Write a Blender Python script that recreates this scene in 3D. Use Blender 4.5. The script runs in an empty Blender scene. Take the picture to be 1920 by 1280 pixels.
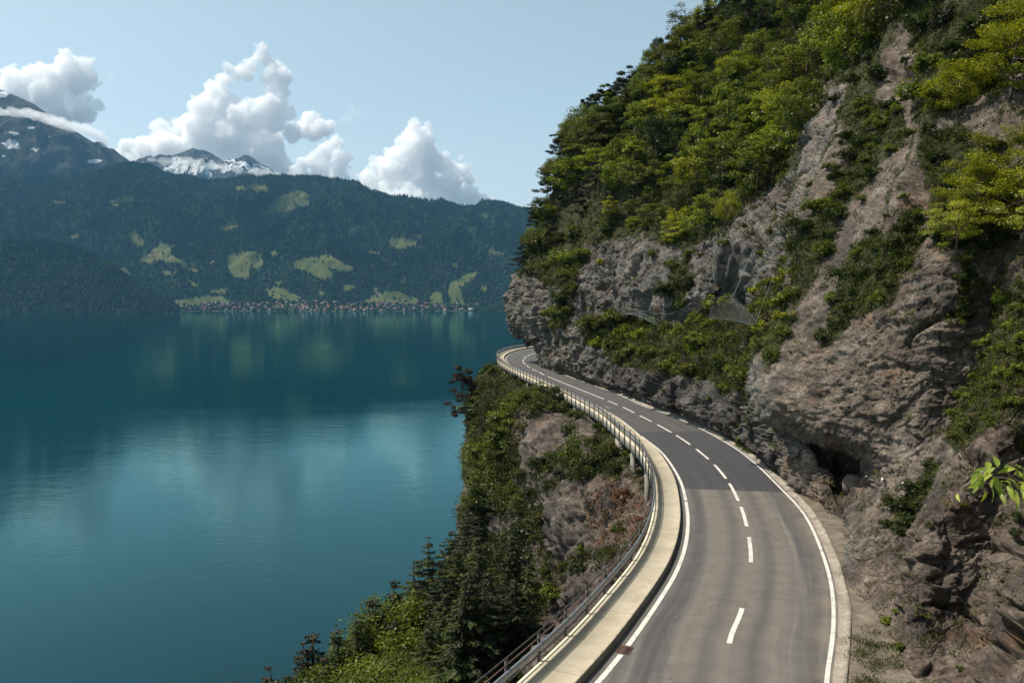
import bpy, bmesh, math, random
import numpy as np
from mathutils import Vector, Matrix, Euler

random.seed(7)
RNG = np.random.default_rng(11)
sc = bpy.context.scene
COL = sc.collection
RAD = math.radians

# ------------------------------------------------------------------ camera
F = 1507.0                      # focal length in pixels of the 1920 px wide photograph
PITCH = RAD(3.04)
CAM = np.array([0.0, 0.0, 11.0])    # the road surface is z = 0, the lake z = LAKE
LAKE = -44.0
cam_d = bpy.data.cameras.new('camera')
cam_d.sensor_width = 36.0
cam_d.lens = F / 1920.0 * 36.0
cam_d.clip_start = 0.2
cam_d.clip_end = 90000.0
cam = bpy.data.objects.new('camera', cam_d)
COL.objects.link(cam)
cam.location = CAM
cam.rotation_euler = (math.pi / 2 - PITCH, 0, 0)
sc.camera = cam
FWD = np.array([0, math.cos(PITCH), -math.sin(PITCH)])
UPV = np.array([0, math.sin(PITCH), math.cos(PITCH)])
RGT = np.array([1.0, 0, 0])

def ray(px, py):
    return RGT * ((px - 960) / F) + UPV * ((640 - py) / F) + FWD

def at(px, py, Y):
    d = ray(px, py)
    return CAM + d * (Y / d[1])

def on_plane(px, py, z=0.0):
    d = ray(px, py)
    return CAM + d * ((z - CAM[2]) / d[2])

def project(P):
    v = np.asarray(P) - CAM
    zc = v @ FWD
    zc = np.where(np.abs(zc) < 1e-6, 1e-6, zc)
    return 960 + F * (v @ RGT) / zc, 640 - F * (v @ UPV) / zc, zc

# ------------------------------------------------------------------ noise
def _h(ix, iy, iz, seed):
    h = (ix.astype(np.int64) * 374761393 + iy.astype(np.int64) * 668265263 + iz.astype(np.int64) * 2147483647 + seed * 974711) & 0xFFFFFFFF
    h = ((h ^ (h >> 13)) * 1274126177) & 0xFFFFFFFF
    h = ((h ^ (h >> 16)) * 2246822519) & 0xFFFFFFFF
    return (h ^ (h >> 15)) & 0xFFFFFFFF

def _hf(ix, iy, iz, seed):
    return _h(ix, iy, iz, seed).astype(np.float32) / 4294967295.0

def vnoise(p, seed=0):
    """smooth gradient-like noise in -1..1"""
    p = np.asarray(p, dtype=np.float64)
    i = np.floor(p).astype(np.int64)
    f = (p - i).astype(np.float32)
    u = f * f * f * (f * (f * 6 - 15) + 10)
    out = np.zeros(len(p), np.float32)
    for dx in (0, 1):
        wx = u[:, 0] if dx else 1 - u[:, 0]
        for dy in (0, 1):
            wy = u[:, 1] if dy else 1 - u[:, 1]
            for dz in (0, 1):
                wz = u[:, 2] if dz else 1 - u[:, 2]
                h = _h(i[:, 0] + dx, i[:, 1] + dy, i[:, 2] + dz, seed)
                gx = ((h & 1023).astype(np.float32) / 511.5 - 1)
                gy = (((h >> 10) & 1023).astype(np.float32) / 511.5 - 1)
                gz = (((h >> 20) & 1023).astype(np.float32) / 511.5 - 1)
                out += wx * wy * wz * (gx * (f[:, 0] - dx) + gy * (f[:, 1] - dy) + gz * (f[:, 2] - dz))
    return out * 1.3

def fbm(p, octv=4, seed=0, gain=0.5, lac=2.03):
    a, s, out = 1.0, 1.0, 0.0
    for k in range(octv):
        out = out + a * vnoise(np.asarray(p) * s, seed + k * 17)
        a *= gain
        s *= lac
    return out

def ridged(p, octv=4, seed=0, gain=0.5):
    a, s, out = 1.0, 1.0, 0.0
    for k in range(octv):
        out = out + a * (1 - 2 * np.abs(vnoise(np.asarray(p) * s, seed + k * 17)))
        a *= gain
        s *= 2.07
    return out

def facets(p, seed=0, tilt=0.8):
    """blocky fracture relief: every cell gets its own tilted plane; returns height and edge closeness"""
    p = np.asarray(p, dtype=np.float64)
    base = np.floor(p - 0.5).astype(np.int64)
    best = np.full(len(p), 9.0, np.float32)
    second = np.full(len(p), 9.0, np.float32)
    val = np.zeros(len(p), np.float32)
    for dx in (0, 1):
        for dy in (0, 1):
            for dz in (0, 1):
                ix, iy, iz = base[:, 0] + dx, base[:, 1] + dy, base[:, 2] + dz
                h = _h(ix, iy, iz, seed)
                jx = ix + 0.5 + ((h & 255) / 255.0 - 0.5) * 0.8
                jy = iy + 0.5 + (((h >> 8) & 255) / 255.0 - 0.5) * 0.8
                jz = iz + 0.5 + (((h >> 16) & 255) / 255.0 - 0.5) * 0.8
                ex = (p[:, 0] - jx).astype(np.float32)
                ey = (p[:, 1] - jy).astype(np.float32)
                ez = (p[:, 2] - jz).astype(np.float32)
                d = ex * ex + ey * ey + ez * ez
                h2 = _h(ix, iy, iz, seed + 91)
                v = ((h2 & 255) / 255.0 - 0.5) + tilt * ((((h2 >> 8) & 255) / 127.5 - 1) * ex + (((h2 >> 16) & 255) / 127.5 - 1) * ey + (((h2 >> 24) & 255) / 127.5 - 1) * ez)
                v = v.astype(np.float32)
                closer = d < best
                second = np.where(closer, best, np.minimum(second, d))
                val = np.where(closer, v, val)
                best = np.where(closer, d, best)
    return val, np.sqrt(second) - np.sqrt(best)

def sstep(a, b, x):
    t = np.clip((x - a) / (b - a), 0, 1)
    return t * t * (3 - 2 * t)

def in_poly(px, py, poly):
    poly = np.asarray(poly, float)
    inside = np.zeros(px.shape, bool)
    j = len(poly) - 1
    for i in range(len(poly)):
        xi, yi = poly[i]
        xj, yj = poly[j]
        c = ((yi > py) != (yj > py)) & (px < (xj - xi) * (py - yi) / ((yj - yi) if yj != yi else 1e-9) + xi)
        inside ^= c
        j = i
    return inside

# ------------------------------------------------------------------ object helpers
def mesh_np(name, verts, faces, mat=None, smooth=False, attrs=None, uv=None):
    """faces: (n, k) array or list of such arrays; attrs: name -> per-vertex floats or (n,3) colours"""
    me = bpy.data.meshes.new(name)
    fl = faces if isinstance(faces, list) else [faces]
    fl = [np.asarray(f, np.int32) for f in fl if len(f)]
    verts = np.asarray(verts, np.float32)
    me.vertices.add(len(verts))
    me.vertices.foreach_set('co', verts.ravel())
    loops = np.concatenate([f.ravel() for f in fl])
    tot = np.concatenate([np.full(len(f), f.shape[1], np.int32) for f in fl])
    start = np.concatenate([[0], np.cumsum(tot)[:-1]]).astype(np.int32)
    me.loops.add(len(loops))
    me.loops.foreach_set('vertex_index', loops)
    me.polygons.add(len(tot))
    me.polygons.foreach_set('loop_start', start)
    me.polygons.foreach_set('loop_total', tot)
    if smooth:
        me.polygons.foreach_set('use_smooth', np.ones(len(tot), bool))
    me.update(calc_edges=True)
    for k, v in (attrs or {}).items():
        v = np.asarray(v, np.float32)
        if v.ndim == 1:
            a = me.attributes.new(k, 'FLOAT', 'POINT')
            a.data.foreach_set('value', v)
        else:
            a = me.attributes.new(k, 'FLOAT_VECTOR', 'POINT')
            a.data.foreach_set('vector', v.ravel())
    if uv is not None:
        l = me.uv_layers.new(name='UVMap')
        l.data.foreach_set('uv', np.asarray(uv, np.float32)[loops].ravel())
    if mat:
        me.materials.append(mat)
    return me

def add(name, me, parent=None, loc=None, label=None, cat=None, group=None, kind=None):
    o = bpy.data.objects.new(name, me)
    COL.objects.link(o)
    if parent is not None:
        o.parent = parent
    if loc is not None:
        o.location = loc
    return tag(o, label, cat, group, kind)

def tag(o, label=None, cat=None, group=None, kind=None):
    if label:
        o['label'] = label
    if cat:
        o['category'] = cat
    if group:
        o['group'] = group
    if kind:
        o['kind'] = kind
    return o

def grid_faces(n, m):
    i = np.arange(n - 1)[:, None] * m + np.arange(m - 1)[None, :]
    i = i.ravel()
    return np.stack([i, i + m, i + m + 1, i + 1], 1)

def box_vf(cx, cy, cz, sx, sy, sz):
    v = np.array([[x, y, z] for x in (-.5, .5) for y in (-.5, .5) for z in (-.5, .5)]) * [sx, sy, sz] + [cx, cy, cz]
    f = np.array([[0, 1, 3, 2], [4, 6, 7, 5], [0, 4, 5, 1], [2, 3, 7, 6], [0, 2, 6, 4], [1, 5, 7, 3]])
    return v, f

class MB:
    def __init__(self):
        self.v, self.f4, self.f3, self.n = [], [], [], 0
    def addvf(self, v, f):
        v = np.asarray(v, float)
        f = np.asarray(f)
        (self.f4 if f.shape[1] == 4 else self.f3).append(f + self.n)
        self.v.append(v)
        self.n += len(v)
    def box(self, *a, rot=None, at_=None):
        v, f = box_vf(*a)
        if rot is not None:
            v = v @ np.array(rot).T
        if at_ is not None:
            v = v + np.array(at_)
        self.addvf(v, f)
    def tube(self, pts, rad, sides=6, cap=True):
        pts = np.asarray(pts, float)
        rad = np.broadcast_to(np.asarray(rad, float), (len(pts),))
        t = np.gradient(pts, axis=0)
        t /= np.linalg.norm(t, axis=1)[:, None] + 1e-9
        ref = np.array([0.31, 0.17, 0.93]) if abs(t[0][2]) < 0.9 else np.array([1.0, 0.1, 0])
        b = np.cross(t, ref)
        b /= np.linalg.norm(b, axis=1)[:, None] + 1e-9
        c = np.cross(t, b)
        an = np.arange(sides) / sides * 2 * math.pi
        ring = b[:, None, :] * np.cos(an)[None, :, None] + c[:, None, :] * np.sin(an)[None, :, None]
        v = pts[:, None, :] + ring * rad[:, None, None]
        n = len(pts)
        f = []
        for i in range(n - 1):
            for k in range(sides):
                k2 = (k + 1) % sides
                f.append([i * sides + k, i * sides + k2, (i + 1) * sides + k2, (i + 1) * sides + k])
        self.addvf(v.reshape(-1, 3), np.array(f))
        if cap:
            for e, o in ((0, 0), (n - 1, (n - 1) * sides)):
                cv = np.vstack([v[e], pts[e][None]])
                self.addvf(cv, np.array([[k, (k + 1) % sides, sides] for k in range(sides)]))
    def mesh(self, name, mat, smooth=False, attrs=None):
        fs = []
        if self.f4:
            fs.append(np.concatenate(self.f4))
        if self.f3:
            fs.append(np.concatenate(self.f3))
        return mesh_np(name, np.concatenate(self.v), fs, mat, smooth, attrs)

def catmull(P, counts):
    """P (n, ...) control values; counts: samples per segment -> resampled along axis 0"""
    n = len(P)
    us = [np.linspace(i, i + 1, c, endpoint=False) for i, c in enumerate(counts)] + [np.array([n - 1.0])]
    u = np.concatenate(us)
    i = np.clip(np.floor(u).astype(int), 0, n - 2)
    t = (u - i).reshape((-1,) + (1,) * (P.ndim - 1))
    p1, p2 = P[i], P[i + 1]
    p0 = np.where((i > 0).reshape(t.shape), P[np.maximum(i - 1, 0)], 2 * p1 - p2)
    p3 = np.where((i < n - 2).reshape(t.shape), P[np.minimum(i + 2, n - 1)], 2 * p2 - p1)
    T = 0.42
    m1, m2 = (p2 - p0) * T, (p3 - p1) * T
    return (2 * t**3 - 3 * t**2 + 1) * p1 + (t**3 - 2 * t**2 + t) * m1 + (-2 * t**3 + 3 * t**2) * p2 + (t**3 - t**2) * m2, u

def smooth_path(pts, step):
    pts = np.asarray(pts, float)
    d, _ = catmull(pts, [40] * (len(pts) - 1))
    for _ in range(60):
        d[1:-1] = 0.25 * d[:-2] + 0.5 * d[1:-1] + 0.25 * d[2:]
    s = np.concatenate([[0], np.cumsum(np.linalg.norm(np.diff(d, axis=0), axis=1))])
    q = np.arange(0, s[-1], step)
    return np.stack([np.interp(q, s, d[:, k]) for k in range(d.shape[1])], 1), q

# ------------------------------------------------------------------ material helpers
class NT:
    def __init__(self, name):
        self.m = bpy.data.materials.new(name)
        self.m.use_nodes = True
        self.t = self.m.node_tree
        self.t.nodes.clear()
        self.out = self.n('ShaderNodeOutputMaterial')
    def n(self, typ, ins=None, **props):
        x = self.t.nodes.new(typ)
        for k, v in props.items():
            setattr(x, k, v)
        for k, v in (ins or {}).items():
            s = x.inputs[k]
            if isinstance(v, bpy.types.NodeSocket):
                self.t.links.new(v, s)
            else:
                s.default_value = v
        return x
    def math(self, op, a, b=0.0, c=0.0, clamp=False):
        return self.n('ShaderNodeMath', {0: a, 1: b, 2: c}, operation=op, use_clamp=clamp).outputs[0]
    def mix(self, fac, a, b, mode='MIX'):
        x = self.n('ShaderNodeMix', data_type='RGBA', blend_type=mode, clamp_factor=True)
        for idx, v in ((0, fac), (6, a), (7, b)):
            s = x.inputs[idx]
            if isinstance(v, bpy.types.NodeSocket):
                self.t.links.new(v, s)
            else:
                s.default_value = v if idx == 0 else (*v[:3], 1)
        return x.outputs[2]
    def ramp(self, fac, stops, interp='LINEAR'):
        x = self.n('ShaderNodeValToRGB', {'Fac': fac})
        cr = x.color_ramp
        cr.interpolation = interp
        while len(cr.elements) < len(stops):
            cr.elements.new(0.5)
        for e, (p, c) in zip(cr.elements, stops):
            e.position = p
            e.color = (c, c, c, 1) if isinstance(c, (int, float)) else (*c, 1)
        return x.outputs[0]
    def pos(self):
        return self.n('ShaderNodeNewGeometry').outputs['Position']
    def scaled(self, vec, s):
        return self.n('ShaderNodeVectorMath', {0: vec, 1: s}, operation='MULTIPLY').outputs[0]
    def noise(self, vec, scale, detail=4, rough=0.55, dist=0.0):
        return self.n('ShaderNodeTexNoise', {'Vector': vec, 'Scale': scale, 'Detail': detail, 'Roughness': rough, 'Distortion': dist}).outputs['Fac']
    def attr(self, name, what='Fac'):
        return self.n('ShaderNodeAttribute', attribute_name=name).outputs[what]
    def bump(self, h, strength=0.5, dist=0.1, normal=None):
        x = self.n('ShaderNodeBump', {'Height': h, 'Strength': strength, 'Distance': dist})
        if normal is not None:
            self.t.links.new(normal, x.inputs['Normal'])
        return x.outputs[0]
    def surf(self, sh):
        self.t.links.new(sh, self.out.inputs['Surface'])
        return self.m
    def col(self, c, k=0.74):
        # exposure is set for the bright sky, so surface colours are stated once and scaled here
        return self.mix(1.0, c, (k, k, k), 'MULTIPLY')
    def principled(self, **ins):
        if 'Base_Color' in ins:
            ins['Base_Color'] = self.col(ins['Base_Color'])
        return self.n('ShaderNodeBsdfPrincipled', {k.replace('_', ' '): v for k, v in ins.items()}).outputs[0]

def C3(r, g, b):
    return (r, g, b, 1.0)

# ------------------------------------------------------------------ sun, sky, render settings
SUN_EL, SUN_AZ = RAD(59), RAD(-82)          # azimuth from +Y towards +X: the sun stands over the lake
SDIR = Vector((math.sin(SUN_AZ) * math.cos(SUN_EL), math.cos(SUN_AZ) * math.cos(SUN_EL), math.sin(SUN_EL)))
w = bpy.data.worlds.new('World')
sc.world = w
w.use_nodes = True
wt = w.node_tree
wt.nodes.clear()
sky = wt.nodes.new('ShaderNodeTexSky')
sky.sky_type = 'NISHITA'
sky.sun_disc = False
sky.sun_elevation = SUN_EL
sky.sun_rotation = SUN_AZ
sky.altitude = 600
sky.air_density = 1.0
sky.dust_density = 2.6
sky.ozone_density = 1.2
hs = wt.nodes.new('ShaderNodeHueSaturation')
hs.inputs['Saturation'].default_value = 0.60
hs.inputs['Hue'].default_value = 0.462
wt.links.new(sky.outputs[0], hs.inputs['Color'])
bg = wt.nodes.new('ShaderNodeBackground')
bg.inputs['Strength'].default_value = 0.112
wt.links.new(hs.outputs[0], bg.inputs['Color'])
wo = wt.nodes.new('ShaderNodeOutputWorld')
wt.links.new(bg.outputs[0], wo.inputs['Surface'])
sd = bpy.data.lights.new('sun', 'SUN')
sd.energy = 5.0
sd.angle = RAD(0.5)
sd.color = (1.0, 0.93, 0.82)
so = bpy.data.objects.new('sun', sd)
COL.objects.link(so)
so.location = (-200, 20, 300)
so.rotation_euler = (-SDIR).to_track_quat('-Z', 'Y').to_euler()

sc.view_settings.view_transform = 'Standard'
sc.view_settings.look = 'None'
sc.view_settings.exposure = 0.5
sc.view_settings.gamma = 1.0
sc.render.engine = 'CYCLES'
cy = sc.cycles
cy.max_bounces = 62
cy.diffuse_bounces = 2
cy.glossy_bounces = 2
cy.transmission_bounces = 2
cy.volume_bounces = 60
cy.transparent_max_bounces = 6
cy.use_denoising = True
try:
    cy.denoiser = 'OPENIMAGEDENOISE'
    cy.denoising_input_passes = 'RGB_ALBEDO_NORMAL'
except Exception:
    pass
cy.sample_clamp_indirect = 4.0
# ================================================================== ROAD
def W(lst, z=0.0):
    return [tuple(on_plane(x, y, z)[:2]) for x, y in lst]

dash_px = [((1368, 1200), (1391, 1142)), ((1408, 1055), (1404.5, 1007)), ((1400.6, 987.7), (1390, 951.6)),
           ((1384, 937.6), (1369, 908)), ((1360, 895.5), (1340.7, 872)), ((1329, 861), (1306, 842)), ((1295, 833), (1270, 817)),
           ((1257.5, 810), (1233, 796)), ((1222.5, 790), (1200, 779)), ((1190, 773.7), (1168, 763)), ((1158, 758.7), (1139.5, 751)),
           ((1132.5, 748), (1027.5, 706)), ((1023.7, 703), (1011, 697.5)), ((1006.7, 696), (998, 691.7)), ((995, 689), (987, 684.7)),
           ((984.7, 683), (981, 678.7)), ((981, 677.3), (981.3, 674)), ((982.8, 672.5), (986.7, 668.7)), ((989, 667.5), (995, 664.7)),
           ((998, 663.7), (1010, 660.8)), ((1015, 659.7), (1022, 659.0))]
c_px = [p for d in dash_px for p in d]
keep = [c_px[i] for i in (0, 1, 2, 3, 4, 5, 7, 9, 11, 13, 15, 17, 19, 21, 22, 23, 25, 27, 29, 31, 33, 35, 37, 39)]
C_ctrl = [(-14, -7), (-7, -0.5), (-1.6, 6.5), (2.4, 13.5), (5.4, 20.5)] + W(keep) + [(14, 176), (24, 182), (44, 188)]
L_ctrl = [(-18, -3.5), (-10.5, 3.5), (-5, 10), (-0.9, 16.6)] + W([(1111, 1280), (1169, 1211), (1225, 1132), (1263, 1071), (1281, 1019), (1285.5, 967), (1275, 908),
          (1254, 869), (1233, 843), (1200, 818), (1163, 787), (1133, 769), (1100, 751.5), (1067, 735), (1017, 713), (983, 698), (958, 685), (949, 677), (948, 670), (957, 663),
          (975, 657), (1000, 652.5), (1018, 651)]) + [(14, 187), (26, 193), (45, 198)]
R_ctrl = [(-10, -10), (-3.4, -3), (1.6, 4.5), (5, 12), (7.3, 18)] + W([(1553, 1280), (1565, 1200), (1567, 1140), (1560, 1085), (1542, 1029), (1521, 981), (1500, 950), (1458.6, 908), (1423, 873),
          (1383.5, 842), (1333, 812.5), (1297, 795), (1250, 775), (1205, 760), (1150, 735), (1073, 708), (1042, 693), (1021, 685)]) + [(5.3, 140), (7.8, 150), (13, 160), (23, 168), (45, 175)]
Cp, Cs = smooth_path(C_ctrl, 0.5)
Lp, _ = smooth_path(L_ctrl, 0.25)
Rp, _ = smooth_path(R_ctrl, 0.25)

def tang(P):
    t = np.gradient(P, axis=0)
    return t / np.linalg.norm(t, axis=1)[:, None]
Ct = tang(Cp)

def cross_hit(edge):
    out = []
    for c, t in zip(Cp, Ct):
        d = edge - c
        dist = np.linalg.norm(d, axis=1)
        k = np.argmin(np.abs(d @ t) + 0.12 * dist)
        out.append(edge[k])
    out = np.array(out)
    for _ in range(8):
        out[1:-1] = 0.25 * out[:-2] + 0.5 * out[1:-1] + 0.25 * out[2:]
    return out
Lc, Rc = cross_hit(Lp), cross_hit(Rp)

def arc_at(xy):
    return Cs[np.argmin(np.sum((Cp - np.asarray(xy)) ** 2, axis=1))]
S_SEAM1 = arc_at(on_plane(1370, 919)[:2])
S_SEAM2 = arc_at(on_plane(1257, 808)[:2])
S_SEAM3 = arc_at(on_plane(1125, 749)[:2])

# --- asphalt
nt = NT('asphalt')
uvn = nt.n('ShaderNodeUVMap', uv_map='UVMap').outputs[0]
sep = nt.n('ShaderNodeSeparateXYZ', {0: uvn})
U, V = sep.outputs[0], sep.outputs[1]
p = nt.pos()
fine = nt.noise(p, 38, 5, 0.75)
med = nt.noise(p, 1.3, 5, 0.6)
comb = nt.n('ShaderNodeCombineXYZ', {0: nt.math('MULTIPLY', U, 2.6), 1: nt.math('MULTIPLY', V, 0.055), 2: 0.0}).outputs[0]
streak = nt.noise(comb, 1.0, 6, 0.62, 0.4)
comb2 = nt.n('ShaderNodeCombineXYZ', {0: nt.math('MULTIPLY', U, 0.75), 1: nt.math('MULTIPLY', V, 0.012), 2: 3.3}).outputs[0]
broad = nt.noise(comb2, 1.0, 3, 0.5)
oldc = nt.ramp(streak, [(0.30, (0.068, 0.065, 0.064)), (0.47, (0.112, 0.104, 0.096)), (0.64, (0.175, 0.155, 0.132))])
oldc = nt.mix(nt.ramp(broad, [(0.42, 0.0), (0.58, 0.85)]), oldc, (0.160, 0.141, 0.119))
# dark tyre bands: two per lane
def band(c, wd):
    return nt.ramp(nt.math('ABSOLUTE', nt.math('SUBTRACT', U, c)), [(0.0, 1.0), (wd, 0.0)], 'EASE')
trk = nt.math('ADD', nt.math('ADD', band(-2.25, 0.55), band(-0.65, 0.5)), nt.math('ADD', band(0.75, 0.5), band(2.45, 0.6)), clamp=True)
oldc = nt.mix(nt.math('MULTIPLY', trk, nt.math('MULTIPLY', nt.ramp(broad, [(0.3, 0.9), (0.75, 0.45)]), 0.75)), oldc, (0.058, 0.055, 0.055))
# sand blown against the rock side
sand = nt.math('MULTIPLY', nt.ramp(U, [(0.0, 0.0), (1.0, 1.0)]), 1.0)
sand_f = nt.math('MULTIPLY', nt.ramp(nt.math('SUBTRACT', U, 2.2), [(0.0, 0.0), (0.9, 1.0)]), nt.ramp(nt.noise(p, 0.55, 5, 0.65), [(0.4, 0.0), (0.62, 0.8)]))
oldc = nt.mix(sand_f, oldc, (0.22, 0.175, 0.13))
newc = nt.ramp(streak, [(0.3, (0.040, 0.039, 0.041)), (0.6, (0.056, 0.054, 0.055))])
midc = nt.ramp(streak, [(0.3, (0.060, 0.056, 0.054)), (0.6, (0.088, 0.080, 0.074))])
farc = nt.ramp(streak, [(0.3, (0.066, 0.062, 0.060)), (0.6, (0.094, 0.086, 0.080))])
wob = nt.math('MULTIPLY', nt.math('SUBTRACT', nt.noise(p, 2.0, 2), 0.5), 0.10)
Vw = nt.math('ADD', V, wob)
col = nt.mix(nt.math('GREATER_THAN', Vw, S_SEAM1), oldc, newc)
col = nt.mix(nt.math('GREATER_THAN', Vw, S_SEAM2), col, midc)
col = nt.mix(nt.math('GREATER_THAN', Vw, S_SEAM3), col, farc)
col = nt.mix(1.0, col, nt.ramp(fine, [(0.25, 0.62), (0.75, 1.38)]), 'MULTIPLY')
col = nt.mix(1.0, col, nt.ramp(med, [(0.3, 0.86), (0.7, 1.12)]), 'MULTIPLY')
vor = nt.n('ShaderNodeTexVoronoi', {'Vector': nt.n('ShaderNodeVectorMath', {0: p, 1: nt.n('ShaderNodeTexNoise', {'Vector': p, 'Scale': 0.8, 'Detail': 4}).outputs['Color']}, operation='ADD').outputs[0], 'Scale': 0.16}, feature='DISTANCE_TO_EDGE').outputs['Distance']
col = nt.mix(nt.math('MULTIPLY', nt.math('LESS_THAN', vor, 0.0016), 0.55), col, (0.03, 0.03, 0.03))
M_ASPH = nt.surf(nt.principled(Base_Color=col, Roughness=0.78, Specular_IOR_Level=0.35, Normal=nt.bump(fine, 0.35, 0.012)))

def strip_uv(a, b, n=10, za=0.0, zb=0.0):
    """sheet between two edge curves with uv (metres across from the centre line, metres along)"""
    t = np.linspace(0, 1, n)[None, :, None]
    P = a[:, None, :] * (1 - t) + b[:, None, :] * t
    z = np.broadcast_to((za * (1 - t) + zb * t), P.shape[:2] + (1,))
    V3 = np.concatenate([P, z], 2)
    return V3

left_n = np.stack([-Ct[:, 1], Ct[:, 0]], 1)
V3 = strip_uv(Lc + left_n * 0.25, Rc - left_n * 0.10, 13)
uu = -np.einsum('ijk,ik->ij', V3[:, :, :2] - Cp[:, None, :], left_n)
uv = np.stack([uu, np.broadcast_to(Cs[:, None], uu.shape)], 2)
road = add('road', mesh_np('road', V3.reshape(-1, 3), grid_faces(len(Cp), 13)[:, ::-1], M_ASPH, uv=uv.reshape(-1, 2)), kind='structure',
           label='two-lane grey asphalt road curving along the foot of the cliff')

# --- painted lines
nt = NT('road_paint')
p = nt.pos()
wear = nt.math('MULTIPLY', nt.ramp(nt.noise(p, 14, 6, 0.7), [(0.36, 0.15), (0.46, 1.0)]), nt.ramp(nt.noise(p, 1.6, 4, 0.6), [(0.32, 0.55), (0.5, 1.0)]))
c = nt.mix(wear, (0.20, 0.18, 0.16), nt.mix(nt.noise(p, 3, 4), (0.80, 0.77, 0.70), (0.62, 0.58, 0.51)))
M_PAINT = nt.surf(nt.principled(Base_Color=c, Roughness=0.6))

def strip_between(P, off, wd, s0=None, s1=None, S=None, z=0.005):
    t = tang(P)
    nrm = np.stack([-t[:, 1], t[:, 0]], 1)
    a = P + nrm * (off + wd / 2)
    b = P + nrm * (off - wd / 2)
    if s0 is not None:
        q = np.arange(s0, s1, 0.4)
        q = np.append(q, s1)
        a = np.stack([np.interp(q, S, a[:, k]) for k in (0, 1)], 1)
        b = np.stack([np.interp(q, S, b[:, k]) for k in (0, 1)], 1)
    V3 = strip_uv(a, b, 2, z, z)
    return V3.reshape(-1, 3), grid_faces(len(a), 2)[:, ::-1]

for d in dash_px:
    s0, s1 = sorted(float(np.interp(0, [0, 1], [arc_at(on_plane(*q)[:2])] * 2)) for q in d)
    v, f = strip_between(Cp, 0, 0.17, s0, s1 + 0.2, Cs)
    long_ = (s1 - s0) > 12
    add('centre_line' if long_ else 'lane_dash', mesh_np('lane_dash', v, f, M_PAINT), road)
LS = np.concatenate([[0], np.cumsum(np.linalg.norm(np.diff(Lc, axis=0), axis=1))])
RS = np.concatenate([[0], np.cumsum(np.linalg.norm(np.diff(Rc, axis=0), axis=1))])
def arcL(px, py):
    return LS[np.argmin(np.sum((Lc - on_plane(px, py)[:2]) ** 2, 1))]
sg = arcL(1163, 1216)
sj = arcL(1282, 937)
for a_, b_ in ((1.0, sg - 0.35), (sg + 0.35, sj - 0.12), (sj + 0.12, arcL(1200, 818)), ):
    v, f = strip_between(Lc, -0.12, 0.165, a_, b_, LS)
    add('edge_line', mesh_np('edge_line', v, f, M_PAINT), road)
v, f = strip_between(Lc, -0.10, 0.10, arcL(1200, 818) + 0.3, LS[-1] - 1, LS)
add('edge_line', mesh_np('edge_line', v, f, M_PAINT), road)
v, f = strip_between(Rc, 0.06, 0.135, 1.0, RS[-1] - 1, RS)
add('edge_line', mesh_np('edge_line', v, f, M_PAINT), road)
# small worn arrow-like scratches seen on the far asphalt
for q in ((1134, 761.5, 1139, 762.5), (1136, 764, 1146, 764.6)):
    a0, b0 = on_plane(q[0], q[1])[:2], on_plane(q[2], q[3])[:2]
    dd = (b0 - a0)
    nn = np.array([-dd[1], dd[0]]) / np.linalg.norm(dd) * 0.06
    v = np.array([[*(a0 + nn), .005], [*(b0 + nn), .005], [*(b0 - nn), .005], [*(a0 - nn), .005]])
    add('paint_mark', mesh_np('paint_mark', v, np.array([[3, 2, 1, 0]]), M_PAINT), road)

# --- walkway slab (viaduct edge)
nt = NT('walkway_concrete')
p = nt.pos()
n1 = nt.noise(p, 0.9, 6, 0.62)
n2 = nt.noise(p, 9, 6, 0.7)
n3 = nt.noise(nt.scaled(p, (1, 1, 0.12)), 2.2, 5, 0.65)
col = nt.ramp(n1, [(0.3, (0.60, 0.515, 0.375)), (0.5, (0.72, 0.625, 0.455)), (0.7, (0.80, 0.71, 0.54))])
col = nt.mix(nt.ramp(n2, [(0.52, 0.0), (0.75, 0.55)]), col, (0.50, 0.43, 0.30))
col = nt.mix(nt.ramp(nt.noise(p, 2.4, 7, 0.7, 0.6), [(0.56, 0.0), (0.66, 0.40)]), col, (0.40, 0.325, 0.205))
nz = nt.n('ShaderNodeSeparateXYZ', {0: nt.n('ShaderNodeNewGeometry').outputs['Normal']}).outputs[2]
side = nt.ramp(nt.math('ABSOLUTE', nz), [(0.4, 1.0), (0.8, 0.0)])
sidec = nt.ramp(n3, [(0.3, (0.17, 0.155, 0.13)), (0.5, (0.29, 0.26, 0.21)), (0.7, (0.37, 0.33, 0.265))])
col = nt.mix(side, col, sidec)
sw = nt.n('ShaderNodeSeparateXYZ', {0: nt.n('ShaderNodeUVMap', uv_map='UVMap').outputs[0]}).outputs
fr_ = nt.math('FRACT', nt.math('DIVIDE', sw[1], 5.0))
jn = nt.math('LESS_THAN', nt.math('ABSOLUTE', nt.math('SUBTRACT', fr_, 0.5)), 0.0022)
col = nt.mix(nt.math('MULTIPLY', jn, 0.75), col, (0.10, 0.085, 0.06))
slab = nt.n('ShaderNodeTexWhiteNoise', {'W': nt.math('FLOOR', nt.math('ADD', nt.math('DIVIDE', sw[1], 5.0), 0.5))}, noise_dimensions='1D').outputs['Value']
col = nt.mix(1.0, col, nt.ramp(slab, [(0.0, 0.90), (1.0, 1.06)]), 'MULTIPLY')
edge_d = nt.ramp(nt.math('SUBTRACT', sw[0], 0.24), [(0.0, 0.75), (0.10, 0.0)])
col = nt.mix(nt.math('MULTIPLY', edge_d, nt.ramp(nt.noise(p, 5, 5, 0.7), [(0.4, 0.0), (0.6, 0.8)])), col, (0.22, 0.18, 0.12))
M_WALK = nt.surf(nt.principled(Base_Color=col, Roughness=0.9, Specular_IOR_Level=0.2, Normal=nt.bump(n2, 0.4, 0.02)))

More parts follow.
